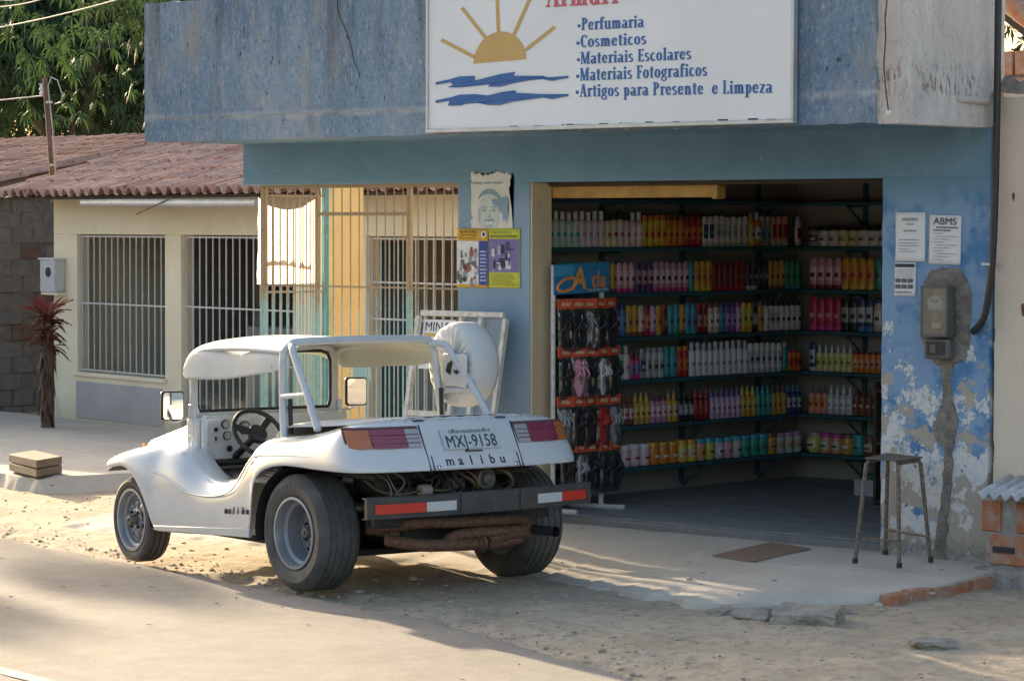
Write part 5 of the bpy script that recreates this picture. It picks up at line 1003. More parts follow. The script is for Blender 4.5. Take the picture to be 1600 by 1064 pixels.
M_TUBEW=plain('white_roll_bar',(.53,.55,.575),.35,.06,8,0,coat=.3); M_SEAT=plain('black_vinyl',(.02,.02,.022),.35,.2,9,.4,12,bdist=.02); M_GLASS=m_glass('windscreen_glass',(.80,.88,.87),.8,.16); M_CHR=plain('chrome',(.6,.62,.64),.15,.1,6,0,metal=1.)
def cb_(name,a,b_,m,par=car,bevel=.01,seg=2,**k): return MB().box(a,b_).build(name,m,par,local=True,bevel=bevel,seg=seg,**k)
def ct(name,pts,r,m,par=car,n=10,**k): b=MB(); b.tube(pts,r,n,**k); return b.build(name,m,par,local=True)
# --- body shell: one loft down the left side, round the tail and up the right side
ST=[
 (2.36,[(.44,.600),(.52,.615),(.68,.61),(.755,.595),(.765,.58),(.755,.565)]),
 (2.30,[(.43,.640),(.52,.655),(.69,.645),(.77,.62),(.782,.595),(.775,.572)]),
 (2.16,[(.43,.680),(.52,.695),(.69,.68),(.775,.65),(.79,.615),(.787,.587)]),
 (2.00,[(.44,.705),(.52,.722),(.69,.705),(.775,.67),(.79,.632),(.79,.606)]),
 (1.87,[(.45,.725),(.52,.742),(.68,.725),(.77,.68),(.79,.62),(.79,.575)]),
 (1.75,[(.46,.74),(.53,.755),(.67,.74),(.765,.685),(.785,.57),(.79,.475)]),
 (1.66,[(.47,.745),(.54,.76),(.665,.745),(.755,.675),(.775,.50),(.785,.34)]),
 (1.605,[(.48,.745),(.55,.757),(.66,.742),(.75,.66),(.77,.44),(.78,.215)]),
 (1.50,[(.49,.738),(.56,.748),(.66,.732),(.745,.645),(.765,.43),(.772,.214)]),
 (1.36,[(.51,.70),(.57,.712),(.66,.697),(.74,.61),(.76,.42),(.768,.220)]),
 (1.24,[(.52,.625),(.58,.637),(.66,.622),(.735,.54),(.755,.41),(.765,.226)]),
 (1.10,[(.53,.570),(.585,.582),(.66,.570),(.732,.495),(.755,.40),(.763,.234)]),
 (.95,[(.53,.562),(.585,.575),(.66,.567),(.732,.50),(.755,.40),(.763,.242)]),
 (.80,[(.53,.578),(.585,.592),(.66,.586),(.733,.52),(.755,.41),(.764,.252)]),
 (.68,[(.53,.615),(.585,.628),(.66,.624),(.735,.555),(.757,.43),(.766,.26)]),
 (.60,[(.525,.69),(.585,.70),(.665,.697),(.738,.62),(.762,.46),(.770,.264)]),
 (.535,[(.52,.795),(.585,.805),(.67,.80),(.745,.71),(.767,.52),(.774,.268)]),
 (.47,[(.515,.835),(.59,.845),(.68,.837),(.755,.755),(.775,.58),(.780,.272)]),
 (.443,[(.51,.842),(.59,.852),(.682,.844),(.758,.765),(.779,.62),(.785,.42)]),
 (.425,[(.51,.847),(.59,.857),(.685,.848),(.761,.77),(.783,.67),(.792,.56)]),
 (.36,[(.505,.857),(.59,.865),(.69,.856),(.767,.78),(.79,.715),(.80,.65)]),
 (.24,[(.50,.87),(.59,.875),(.70,.865),(.775,.79),(.795,.745),(.803,.704)]),
 (.02,[(.50,.895),(.60,.895),(.712,.882),(.785,.805),(.80,.765),(.806,.73)]),
 (-.20,[(.50,.94),(.60,.938),(.722,.918),(.79,.83),(.803,.772),(.808,.722)]),
 (-.36,[(.50,.975),(.61,.97),(.735,.95),(.793,.85),(.808,.78),(.813,.722)])]
RE=[
 [(-.40,.50,.99),(-.43,.64,.985),(-.47,.76,.968),(-.515,.805,.86),(-.545,.822,.785),(-.56,.826,.724)],
 [(-.42,.46,.995),(-.50,.62,.993),(-.555,.715,.978),(-.62,.745,.86),(-.665,.762,.785),(-.685,.765,.724)],
 [(-.44,.42,1.0),(-.54,.50,.998),(-.590,.56,.982),(-.655,.58,.86),(-.70,.59,.785),(-.725,.59,.723)],
 [(-.45,.30,1.003),(-.55,.33,1.0),(-.602,.33,.984),(-.668,.33,.86),(-.715,.33,.785),(-.742,.33,.722)],
 [(-.45,.0,1.006),(-.555,.0,1.003),(-.607,.0,.985),(-.672,.0,.86),(-.72,.0,.785),(-.747,.0,.722)]]
left=[[Vector((x,y+(.03 if k==2 else .02 if k==3 else .004 if k==4 else 0)*(sstep(.45,.62,x)*(1-sstep(1.35,1.6,x))),z)) for k,(y,z) in enumerate(ps)] if i>=4 else [Vector((x-(.15,.12,.08,.03)[i]*(y-.44)/.33 if i<4 else x,y,z)) for y,z in ps] for i,(x,ps) in enumerate(ST)]+[[Vector(p) for p in r] for r in RE]
mir=lambda r:[Vector((p.x,-p.y,p.z)) for p in r]
full=left+[mir(r) for r in reversed(left[:-1])]
b=MB(); b.loft(full); body=b.build('body_shell',M_CAR,car,local=True,smooth=180,sub=2,solid=.014,fix=True)
# raised moulding that runs along the flank
def flank(pts,r=.006): return ct('body_moulding',bez(pts,6),r,M_CAR,body if 0 else car,8)
for s in (1,-1):
    flank([(1.62,s*.772,.585),(1.50,s*.763,.565),(1.35,s*.768,.52),(1.2,s*.768,.485),(1.0,s*.768,.478),(.8,s*.769,.50),(.68,s*.77,.545),(.58,s*.765,.64),(.5,s*.763,.72),(.42,s*.772,.755),(.25,s*.786,.772),(0,s*.796,.785),(-.25,s*.801,.795),(-.45,s*.803,.80)])
    cb_('sill_strip',(.50,s*.772-.012,.262),(1.56,s*.772+.012,.30),M_CAR,bevel=.008) if 0 else None
    b=MB(); b.add([(1.60,s*.778,.225),(1.60,s*.783,.255),(.47,s*.783,.325),(.47,s*.786,.272),(1.60,s*.76,.225),(1.60,s*.76,.255),(.47,s*.76,.325),(.47,s*.76,.272)],[(0,1,2,3),(7,6,5,4),(0,4,5,1),(1,5,6,2),(2,6,7,3),(3,7,4,0)]); b.build('sill_strip',M_CAR,car,local=True,bevel=.004)
# bonnet, cowl, tub
hs=[(2.40,.33,.60,.55),(2.385,.37,.675,.55),(2.35,.40,.712,.56),(2.27,.42,.735,.57),(2.07,.435,.782,.58),(1.80,.46,.845,.6),(1.60,.50,.893,.62),(1.52,.53,.915,.63)]
b=MB(); rings=[]
for x,w,z,zb in hs: rings.append([Vector((x,-w-.03,zb)),Vector((x,-w-.005,z-.05)),Vector((x,-w+.015,z-.01)),Vector((x,-w*.6,z+.012)),Vector((x,0,z+.03)),Vector((x,w*.6,z+.012)),Vector((x,w-.015,z-.01)),Vector((x,w+.005,z-.05)),Vector((x,w+.03,zb))])
b.loft(rings); b.add(rings[0],[tuple(range(9))]); b.build('bonnet',M_CAR,car,local=True,smooth=40,bevel=.006,solid=.008)
b=MB(); b.lathe([(.018,0),(.016,.012),(.0,.016)],12,frame((2.30,.437,.692),(1,0,0),(0,0,1),(0,1,.3))); b.build('indicator_lamp',plain('orange_lens',(.75,.28,.02),.25,.1,20,0),car,local=True)
for s in (-1,1): b=MB(); b.lathe([(.0,-.06),(.06,-.05),(.085,0),(.085,.02),(.0,.03)],16,frame((2.36,s*.30,.62),(0,1,0),(0,0,1),(1,0,0))); b.build('headlamp',M_CHR,car,local=True)
MB().box((1.40,-.53,.60),(1.46,.53,.93)).build('dashboard',M_CAR,car,local=True,bevel=.02,seg=3)
MB().box((1.46,-.545,.60),(1.60,.545,.918)).build('cowl',M_CAR,car,local=True,bevel=.015)
def dial(y,z,r,m=M_PAPER,name='gauge'):
    b=MB(); b.lathe([(r,0),(r,.012),(r*.86,.014)],20,frame((1.40,y,z),(0,-1,0),(0,0,1),(-1,0,0))); g=b.build(name,M_BLKP,car,local=True); 
    if m: b=MB(); b.lathe([(r*.8,0),(r*.8,.0155)],20,frame((1.40,y,z),(0,-1,0),(0,0,1),(-1,0,0))); b.build('gauge_face',m,g,local=False) if 0 else b.build('gauge_face',m,g,local=True); b=MB(); b.box((-.0015,0,.016),(.0015,r*.65,.0168),frame((1.40,y,z),(0,-1,0),(0,0,1),(-1,0,0))@Matrix.Rotation(R(40),4,'Z')); b.build('needle',M_INK,g,local=True)
    return g
MF=plain('gauge_white',(.42,.44,.42),.4,.05,9,0)
dial(.385,.877,.028,MF); dial(.373,.807,.028,MF); dial(.246,.851,.042,MF); dial(.453,.846,.013,None,'switch_knob'); dial(.356,.726,.020,None,'switch_knob'); cb_('toggle_switch',(1.39,.446,.775),(1.401,.458,.803),M_BLKP,bevel=.002); dial(.30,.70,.012,None,'switch_knob')
b=MB(); sc_=Vector((1.13,.31,.835)); ax=Vector((-.80,0,.6)).normalized(); sm_=frame(sc_,(0,1,0),ax.cross(Vector((0,1,0))),ax)
b.tube([sm_@Vector((.165*math.cos(t),.165*math.sin(t),0)) for t in [i*2*math.pi/40 for i in range(41)]],.0145,10,cap=False); stw=b.build('steering_wheel',M_BLKP,car,local=True)
b=MB()
for a in (100,220,340): b.box((0,-.022,-.006),(.155,.022,.004),sm_@Matrix.Rotation(R(a),4,'Z'))
b.build('spoke',M_BLKP,stw,local=True,bevel=.003); b=MB(); b.lathe([(.06,-.03),(.06,.006),(.045,.014)],20,sm_); b.build('hub_pad',M_BLKP,stw,local=True); ct('steering_column',[sm_@Vector((0,0,-.02)),(1.42,.31,.66)],.022,M_BLKP)
# floor pan, seats, rear bulkhead and tonneau
cb_('floor_pan',(-.2,-.52,.20),(1.62,.52,.24),M_BLK); cb_('tub_side',(.5,.50,.24),(1.6,.53,.57),M_CAR); cb_('tub_side',(.5,-.53,.24),(1.6,-.50,.57),M_CAR); cb_('front_bulkhead',(1.60,-.56,.24),(1.64,.56,.66),M_CAR)
for s in (1,-1):
    o=cb_('seat_cushion',(.62,s*.28-.22,.42),(1.30,s*.28+.22,.60),M_SEAT,bevel=.06,seg=4); 
    for k in range(4): ct('seat_seam',bez([(.66,s*.28-.15+k*.1,.60),(.95,s*.28-.15+k*.1,.606),(1.26,s*.28-.15+k*.1,.60)],3),.006,M_SEAT,o,6) if 0 else ct('seat_seam',[(.66,s*.28-.15+k*.1,.60),(.95,s*.28-.15+k*.1,.604),(1.26,s*.28-.15+k*.1,.60)],.006,M_SEAT,o,6)
    MB().box((.50,s*.28-.21,.56),(.62,s*.28+.21,.84)).build('seat_back',M_SEAT,car,local=True,bevel=.05,seg=4)
cb_('dash_pad',(1.34,.06,.625),(1.40,.50,.665),M_SEAT,bevel=.015)
b=MB(); rings=[]
for x,z,w in ((.58,.58,.52),(.575,.80,.53),(.55,.865,.55),(.50,.905,.56),(.42,.935,.57),(.25,.95,.575),(.0,.962,.58),(-.25,.985,.57),(-.42,1.0,.55),(-.52,1.006,.50)):
    rings.append([Vector((x,y*w,z+.012*(1-y*y)*(1 if z>.9 else 0)-(.02 if abs(y)==1 and z>.9 else 0)+.003*fb(x*8,y*6,3))) for y in [-1,-.93,-.8,-.5,-.2,.0,.2,.5,.8,.93,1]])
b.loft(rings); b.build('tonneau_cover',M_CANV,car,local=True,smooth=180,sub=1,solid=.006)
b=MB(); pts=[]
for i in range(60):
    y=-.56+i*1.12/59; pts.append((-.548-.0*y-(.02-abs(y)*.07)*0+.05*(abs(y)/.56)**3,y,1.006+.003*math.sin(i*1.05)-.012*(abs(y)/.56)**4))
b.tube(pts,.0065,8); b.build('tonneau_edge',M_CANV,car,local=True)
for i in range(9):
    y=-.50+i*.125; b=MB(); b.lathe([(.008,0),(.006,.005),(0,.006)],8,frame((-.565+.035*(abs(y)/.56)**3,y,1.003),(0,1,0),(1,0,0),(-.5,0,.85))); b.build('snap_stud',M_CHR,car,local=True)
for y in (.30,-.28): cb_('cover_strap',(-.585,y-.035,.996),(-.545,y+.035,1.005),C(.05,.08,.14),bevel=.003)
# --- tail: lamps, hatch, plate, lettering.  tail plane helper
def tail(y,z,off=0.):
    k=(z-.722)/(.985-.722); x=-.747+.14*k; 
    ay=abs(y); x+= .005*(ay/.33)**2 if ay<.33 else .005+.012*((ay-.33)/.25) if ay<.58 else .017+.040*((ay-.58)/.15) if ay<.73 else .057+.10*((ay-.73)/.07)
    return Vector((x-off*.88,y,z-off*.47))
def tail_patch(name,y0,y1,z0,z1,m,off=.012,th=.012,n=6,par=car,bev=.003):
    b=MB(); ring=lambda o:[[tail(y0+(y1-y0)*i/n,z,o) for i in range(n+1)] for z in (z0,(z0+z1)/2,z1)]
    A,B_=ring(off),ring(off-th); k=n+1; va=[p for r in A for p in r]; vb=[p for r in B_ for p in r]; N=len(va)
    fs=[(i*k+j,i*k+j+1,(i+1)*k+j+1,(i+1)*k+j) for i in range(2) for j in range(n)]; rim=[j for j in range(k)]+[k*2-1]+[2*k+j for j in range(n,-1,-1)]+[k]
    b.add(va+vb,fs+[tuple(i+N for i in reversed(f)) for f in fs]+[(rim[i],rim[(i+1)%len(rim)],rim[(i+1)%len(rim)]+N,rim[i]+N) for i in range(len(rim))]); return b.build(name,m,par,local=True,smooth=45,bevel=bev,seg=1)
def lens(name,c):
    t=NT(name); w=t.N('ShaderNodeTexWave',bands_direction='Z'); w.inputs['Scale'].default_value=22; t.L(t.pos(obj=True),w.inputs[0]); return t.fin(c,.18,t.bump(w.outputs[1],.5,.004),coat=.5)
L_AMB,L_RED,L_CLR=lens('amber_lens',(.42,.13,.04)),lens('red_lens',(.24,.035,.075)),lens('clear_lens',(.36,.35,.38))
for s in (1,-1):
    hz=tail_patch('tail_lamp',min(s*.335,s*.775),max(s*.335,s*.775),.862,.972,C(.12,.05,.05),.012,.02,8)
    for a,c_,m,nm in ((.60,.77,L_AMB,'amber_lens'),(.435,.598,L_RED,'red_lens'),(.34,.433,L_CLR,'clear_lens')):
        if nm=='amber_lens': a=.655
        if nm=='red_lens': c_=.653
        tail_patch(nm,min(s*a,s*c_),max(s*a,s*c_),.868,.967,m,.026,.012,5,hz)
    for z in (.897,.920,.944): ct('lens_rib',[tail(s*y,z,.027) for y in (.345,.45,.56,.66,.765)],.0025,C(.22,.05,.06),hz,6)
tail_patch('rear_hatch',-.32,.32,.735,.978,M_CAR,.010,.012,6)
tail_patch('hatch_lower',-.295,.295,.738,.815,M_CAR,.016,.01,6)
for s in (1,-1):
    ct('panel_gap',[tail(s*.325,.985,.010),tail(s*.325,.90,.012),tail(s*.325,.80,.013),tail(s*.325,.728,.012)],.0038,M_INK); ct('panel_gap',[tail(s*.30,.815,.017),tail(s*.302,.735,.017)],.0035,M_INK)
    b=MB(); b.lathe([(.014,0),(.012,.006),(.005,.009)],12,frame(tail(s*.27,.752,.017),(0,1,0),(.47,0,.88),(-.88,0,.47))); b.build('hatch_bolt',M_CHR,car,local=True)
TM=lambda y,z,o:CM@frame(tail(y,z,o),(0,-1,0),Vector((.47,0,.88)).normalized(),Vector((-.88,0,.47)).normalized())
pm=CM.inverted()@TM(.0,.9,.018); M_PLT=plain('grey_plate',(.50,.53,.55),.4,.06,9,0)
plate=MB().box((-.20,-.065,0),(.20,.065,.004),pm).build('number_plate',M_PLT,car,local=True,bevel=.006); 
b=MB()
for a_,c_ in (((-.197,-.062),(.197,-.057)),((-.197,.057),(.197,.062)),((-.197,-.057),(-.192,.057)),((.192,-.057),(.197,.057))): b.box((a_[0],a_[1],.0042),(c_[0],c_[1],.0065),pm)
b.build('plate_rim',C(.55,.58,.60),plate,local=True)
text('MXJ-9158',plate,TM(0,.9,.018)@T(0,-.052,.0055),C(.02,.035,.06),.108,0,.78,'plate_number',.0012,align='CENTER',space=1.05); text('RN - SAO JOSE DE MIPIBU' if 0 else 'RN-AREZ',plate,TM(0,.9,.018)@T(0,.035,.0052),C(.12,.14,.16),.026,.0,1.6,'plate_town',.0006,align='CENTER') if 0 else None
b=MB(); x=-.14; rp2=random.Random(9)
while x<.14:
    w=rp2.uniform(.008,.016); b.box((x,.036,.0044),(x+w,.052,.0056),pm); x+=w+.006
b.build('plate_town',C(.16,.18,.20),plate,local=True)
for y in (-.11,.11): b=MB(); b.lathe([(.006,0),(.005,.004)],8,pm@T(y,.055,.004)); b.build('plate_screw',M_INK,plate,local=True)
cb_('plate_lamp',(-.712,-.06,.822),(-.68,.06,.829),M_BLKP,bevel=.003)
for i,chh in enumerate('malibu'): text(chh,car,TM(.185-i*.074,.760,.0172),M_INK,.078,.0015,1.,'badge_letter',.001,align='CENTER')
for i,chh in enumerate('malibu'): text(chh,car,CM@frame((.755-i*.052,.779+.0016*i,.395+.003*i),(-1,.05,0),(0,-.03,1),(0,1,.03)),M_INK,.062,.0002,.8,'badge_letter',.003,.12)
# --- bumper
b=MB(); sec=[(-.0,-.06),(-.018,-.058),(-.022,.0),(-.018,.058),(.0,.062),(.03,.062),(.03,.055),(.004,.052),(.004,-.052),(.03,-.056),(.03,-.06)]
rings=[]
for y in frange(-.79,.79,.0658*2): rings.append([Vector((-.835+.07*(abs(y)/.79)**3+sx_,y,.542-.010*y+sz_)) for sx_,sz_ in sec])
b.loft(rings,True,True); bump=b.build('rear_bumper',plain('weathered_black_bumper',(.06,.056,.052),.6,.35,9,.2),car,local=True,smooth=30)
def bx(y): return -.835+.07*(abs(y)/.79)**3-.0235
M_RR,M_RW=plain('red_reflector',(.58,.035,.02),.35,.1,40,.1),plain('silver_reflector',(.52,.53,.54),.35,.1,40,.1)
for y0,y1,m,nm in ((.745,.43,M_RR,'red_reflector'),(.428,.23,M_RW,'white_reflector'),(-.35,-.535,M_RW,'white_reflector'),(-.537,-.735,M_RR,'red_reflector')):
    b=MB(); n=5; ys=[y0+(y1-y0)*i/n for i in range(n+1)]
    b.loft([[Vector((bx(y)+.002,y,.512-.01*y)),Vector((bx(y)-.0028,y,.512-.01*y)),Vector((bx(y)-.0028,y,.566-.01*y)),Vector((bx(y)+.002,y,.566-.01*y))] for y in ys],True,True); b.build(nm,m,bump,local=True)
for y in (.2,-.22): ct('bumper_seam',[(bx(y)-.001,y,.487),(bx(y)-.001,y,.60)],.003,M_INK,bump,6)
for y in (.35,-.35): ct('bumper_bracket',[(-.82,y,.54),(-.5,y,.46),(-.2,y,.42)],.02,M_BLK)
# --- engine and exhaust
M_ENG=plain('oily_engine',(.03,.028,.026),.6,.5,9,.5,30,bdist=.01); M_ENA=plain('dirty_alloy',(.20,.185,.165),.55,.4,12,.3,metal=.5); M_BRASS=plain('dull_brass',(.13,.10,.06),.45,.2,12,.1,metal=.5)
eng=cb_('engine_block',(-.52,-.34,.30),(-.12,.36,.62),M_ENG,bevel=.03); cb_('fan_shroud',(-.36,-.42,.55),(-.05,.42,.71),M_ENG,bevel=.06,seg=3)
for s in (1,-1):
    for k in range(6): cb_('cylinder_fin',(-.48+k*.05,s*.36-.06,.33),(-.465+k*.05,s*.36+.06,.50),M_ENA,bevel=.002,seg=1)
b=MB(); b.lathe([(.0,0),(.02,.0),(.022,.014),(.05,.016),(.058,.006),(.062,.0),(.062,.026),(.05,.032),(.036,.022),(.03,.04),(.0,.042)],24,frame((-.58,-.165,.648),(0,1,0),(0,0,1),(-1,0,0))); b.build('pulley',M_ENA,car,local=True)
b=MB(); b.lathe([(.085,0),(.085,.16),(.06,.18)],20,frame((-.42,-.165,.648),(0,1,0),(0,0,1),(-1,0,0))); b.build('alternator',M_ENG,car,local=True)
ct('fan_belt',[(-.60,-.165+.052*math.cos(t),.648+.052*math.sin(t)) for t in [R(a) for a in range(-20,200,20)]]+[(-.60,-.215,.5),(-.60,-.16,.40),(-.60,-.115,.5),(-.60,-.113,.63)],.006,M_BLK,n=6)
b=MB(); b.lathe([(.0,-.035),(.034,-.033),(.036,0),(.034,.033),(.0,.035)],16,frame((-.58,.255,.60),(1,0,0),(0,0,1),(0,1,0))); b.build('fuel_filter',plain('filter_plastic',(.36,.30,.26),.4,.2,20,0),car,local=True)
re_=random.Random(12)
for i,(pts,r,m) in enumerate(( ([(-.58,.29,.60),(-.57,.40,.585),(-.50,.50,.60),(-.40,.55,.66)],.008,M_BRASS),([(-.58,.22,.60),(-.60,.12,.595),(-.58,.05,.60),(-.52,-.02,.57)],.008,M_BRASS),([(-.56,.30,.72),(-.60,.26,.66),(-.62,.20,.68),(-.58,.10,.72)],.006,M_BLK),([(-.56,.50,.70),(-.60,.46,.60),(-.60,.40,.56),(-.55,.36,.60)],.004,M_ENA),([(-.58,.05,.71),(-.62,-.02,.66),(-.63,-.06,.62),(-.58,-.08,.58)],.011,M_BRASS),([(-.55,-.24,.70),(-.62,-.30,.68),(-.63,-.33,.62),(-.58,-.30,.56)],.014,M_BRASS),([(-.58,.08,.73),(-.61,.06,.66),(-.61,.01,.60),(-.58,-.03,.56)],.014,M_BLK),([(-.5,.58,.72),(-.58,.52,.67),(-.60,.50,.60),(-.55,.48,.52)],.004,M_ENA),([(-.58,-.04,.70),(-.62,-.08,.655),(-.61,-.10,.60)],.006,plain('yellow_hose',(.26,.17,.06),.5,.1,10,0)))): ct('engine_hose',bez(pts,5),r,m,n=8)
for i in range(10):
    y=re_.uniform(-.35,.5); ct('engine_hose',bez([(-.52,y,.72),(-.58,y+re_.uniform(-.08,.08),.66),(-.56,y+re_.uniform(-.1,.1),.58),(-.50,y+re_.uniform(-.1,.1),.52)],4),re_.uniform(.004,.010),re_.choice([M_ENG,M_BLK,M_ENA]),n=6)
cb_('carburettor',(-.56,-.05,.55),(-.44,.07,.66),M_ENA,bevel=.015)
cb_('rear_valance',(-.60,-.62,.40),(-.575,.62,.47),M_ENG,bevel=.01)
ex=[ (bez([(-.30,.45,.36),(-.55,.42,.40),(-.68,.33,.425),(-.72,.15,.42),(-.72,-.15,.418),(-.70,-.34,.41),(-.68,-.40,.385),(-.70,-.36,.355),(-.72,-.2,.35)],6),.030),(bez([(-.72,-.2,.35),(-.72,.0,.355),(-.72,.13,.345),(-.71,.18,.32),(-.72,.20,.295)],6),.034),(bez([(-.5,.46,.32),(-.66,.38,.305),(-.72,.30,.30),(-.72,.0,.29),(-.72,-.04,.29)],6),.036),(bez([(-.72,-.09,.30),(-.71,-.2,.325),(-.70,-.32,.33),(-.66,-.46,.325),(-.50,-.52,.34)],6),.034),(bez([(-.72,-.08,.28),(-.70,-.2,.285),(-.68,-.34,.295),(-.55,-.42,.30)],6),.030)]
for pts,r in ex: ct('exhaust_pipe',pts,r,M_RUST,n=12)
b=MB(); b.lathe([(.05,0),(.05,.02),(.042,.022),(.042,.05)],14,frame((-.72,-.055,.29),(1,0,0),(0,0,1),(0,1,0))); b.build('exhaust_flange',M_RUST,car,local=True)
b=MB(); b.tube([(-.62,-.40,.345),(-.74,-.43,.348),(-.90,-.445,.35)],.030,16,cap=False); b.tube([(-.90,-.445,.35),(-.64,-.41,.346)],.025,16,cap=False); b.build('tail_pipe',M_BLKP,car,local=True,fix=False)
cb_('gearbox',(-.15,-.2,.22),(.5,.2,.42),M_ENG,bevel=.04); ct('rear_axle',[(-.06,-.72,.335),(.02,.62,.335)],.035,M_ENG); ct('front_axle',[(2.02,-.55,.24),(2.02,.55,.24)],.03,M_ENG); cb_('underbody',(-.5,-.55,.66),(.42,.55,.70),M_ENG)
for s in (1,-1):
    b=MB(); rings=[]
    for y in (s*.46,s*.785):
        rings.append([Vector((.40*math.cos(a) if math.cos(a)>0 else .42*math.cos(a),y,.33+.385*math.sin(a))) for a in [R(x) for x in range(-10,105,12)]])
    b.loft(rings); b.add(rings[0],[tuple(range(len(rings[0])))]); b.build('wheel_arch_liner',M_BLK,car,local=True,smooth=60)
    b=MB(); rings=[]
    for y in (s*.46,s*.77): rings.append([Vector((2.02+.36*math.cos(a),y,.24+.36*math.sin(a))) for a in [R(x) for x in range(60,181,12)]])
    b.loft(rings); b.build('wheel_arch_liner',M_BLK,car,local=True,smooth=60)
# --- wheels
M_TYRE=plain('dusty_tyre',(.092,.088,.083),.85,.35,7,.3,40); M_RIM=plain('grey_steel_rim',(.27,.285,.31),.42,.12,9,.05,metal=.3); M_RIMD=plain('dark_wheel_back',(.05,.045,.04),.8,.3,9,0); M_LET=plain('tyre_lettering_grey',(.13,.125,.12),.8,.2,20,0)
def wheel(name,x,y,z,rt,w,rr_,s,steer=0,off=.05,letters=False,squash=.0,label=None):
    """tyre lathed round its axle, dished steel rim with eight cut-outs; s=+1 outer side faces left"""
    o=bpy.data.objects.new(name,None); o.empty_display_size=.1; M=CM@T(x,y,z)@Matrix.Rotation(steer,4,'Z')@frame((0,0,0),(1,0,0),(0,0,1) if s<0 else (0,0,-1),(0,-1,0) if s<0 else (0,1,0)); link(o,car,M); 
    if label: o['label']=label
    h=w/2; hr=rr_; sh=rt-hr
    pr=[(hr-.004,-h*.78),(hr+.012,-h*.88),(hr+sh*.35,-h*1.0),(hr+sh*.62,-h*1.0),(hr+sh*.86,-h*.90),(rt-.006,-h*.74)]
    g=[-.62,-.34,.0,.34,.62] if w>.2 else [-.45,0,.45]
    for q in g:
        y0=q*h*1.05; pr+=[(rt-.001,y0-.007),(rt-.008,y0-.0045),(rt-.008,y0+.0045),(rt-.001,y0+.007)]
    pr+=[(rt-.006,h*.74),(hr+sh*.86,h*.90),(hr+sh*.62,h*1.0),(hr+sh*.60,h*1.015),(hr+sh*.56,h*1.015),(hr+sh*.54,h*1.0),(hr+sh*.35,h*1.0),(hr+.02,h*.92),(hr+.012,h*.88),(hr-.004,h*.78)]
    b=MB(); b.lathe(pr,64,cap=False); me=b.mesh('tyre',M_TYRE,smooth=38)
    if squash:
        Mi=M.inverted(); 
        for v in me.vertices:
            wv=M@v.co
            if wv.z<squash: wv.z=squash; v.co=Mi@wv
    t_=inst(me,'tyre',o,M)
    # rim barrel
    b=MB(); b.lathe([(hr+.006,h*.90),(hr+.004,h*.95),(hr-.010,h*.96),(hr-.016,h*.86),(hr-.022,h*.55),(hr-.040,h*.45),(hr-.046,off-.01),(hr-.05,-h*.6),(hr-.01,-h*.8),(hr+.002,-h*.85)],48,cap=False); rim=inst(b.mesh('rim',M_RIM,smooth=35),'rim',o,M)
    # disc with eight trapezoid windows
    b=MB(); ro,ri,rc=hr-.044,hr*.80-.03,hr*.42; n=8
    def P(r,a,zz): return Vector((r*math.cos(a),r*math.sin(a),zz))
    zo=off-.012; zc=off+.012
    for k in range(n):
        a0=2*math.pi*k/n; a=lambda t:a0+t*2*math.pi/n; m=5
        b.loft([[P(ro,a(i/m),zo) for i in range(m+1)],[P(ri+.006,a(i/m),zo+.006) for i in range(m+1)]])
        for t0,t1,u0,u1 in ((0,.20,0,.36),(.80,1,.64,1)): b.add([P(ri+.006,a(t0),zo+.006),P(ri+.006,a(t1),zo+.006),P(rc+.008,a(u1),zc),P(rc+.008,a(u0),zc)],[(0,1,2,3)])
        b.add([P(rc+.008,a(.36),zc),P(rc+.008,a(.64),zc),P(rc,a(.64),zc+.002),P(rc,a(.36),zc+.002)],[(0,1,2,3)])
        b.add([P(rc+.008,a(0),zc),P(rc+.008,a(.36),zc),P(rc,a(.36),zc+.002),P(rc,a(0),zc+.002)],[(0,1,2,3)]); b.add([P(rc+.008,a(.64),zc),P(rc+.008,a(1),zc),P(rc,a(1),zc+.002),P(rc,a(.64),zc+.002)],[(0,1,2,3)])
        b.loft([[P(rc,a(i/m),zc+.002) for i in range(m+1)],[P(.03,a(i/m),zc+.004) for i in range(m+1)]])
    q=inst(b.mesh('wheel_disc',M_RIM,smooth=30),'wheel_disc',o,M); md=q.modifiers.new('s','SOLIDIFY'); md.thickness=.006
    b=MB(); b.lathe([(.0,-h*.2),(hr*.45,-h*.2)],24,cap=False); inst(b.mesh('brake_drum',M_RIMD),'brake_drum',o,M)
    b=MB(); b.lathe([(.036,off+.01),(.034,off+.055),(.026,off+.066),(.012,off+.068),(.012,off+.078),(0,.0+off+.079)],18); inst(b.mesh('hub_cap',M_ENA),'hub_cap',o,M)
    nm=MB().lathe([(.010,off+.012),(.010,off+.032),(.006,off+.036),(0,off+.036)],6).mesh('wheel_nut',M_BLKP)
    for k in range(4): a=R(45+90*k); inst(nm,'wheel_nut',o,M@T(.062*math.cos(a),.062*math.sin(a),0))
    if letters:
        for st_,wd in ((78,'Firestone'),(258,'Firestone')):
            for i,c_ in enumerate(wd):
                a=R(st_+38-i*9.4); rr2=hr+sh*.40; me=text_mesh(c_,.044,.001,.0008,0,'CENTER'); me.materials.clear(); me.materials.append(M_LET)
                inst(me,'tyre_letter',o,M@T(rr2*math.cos(a),rr2*math.sin(a),h*.995)@Matrix.Rotation(a-math.pi/2,4,'Z'))
    return o
wheel('wheel',.02,.635,.335,.342,.27,.205,1,0,-.015,True,.0,'wide rear tyre on grey steel rim nearest the road'); wheel('wheel',-.06,-.77,.337,.342,.27,.205,-1,0,-.015,False,.0,'wide rear tyre on the side towards the shop')
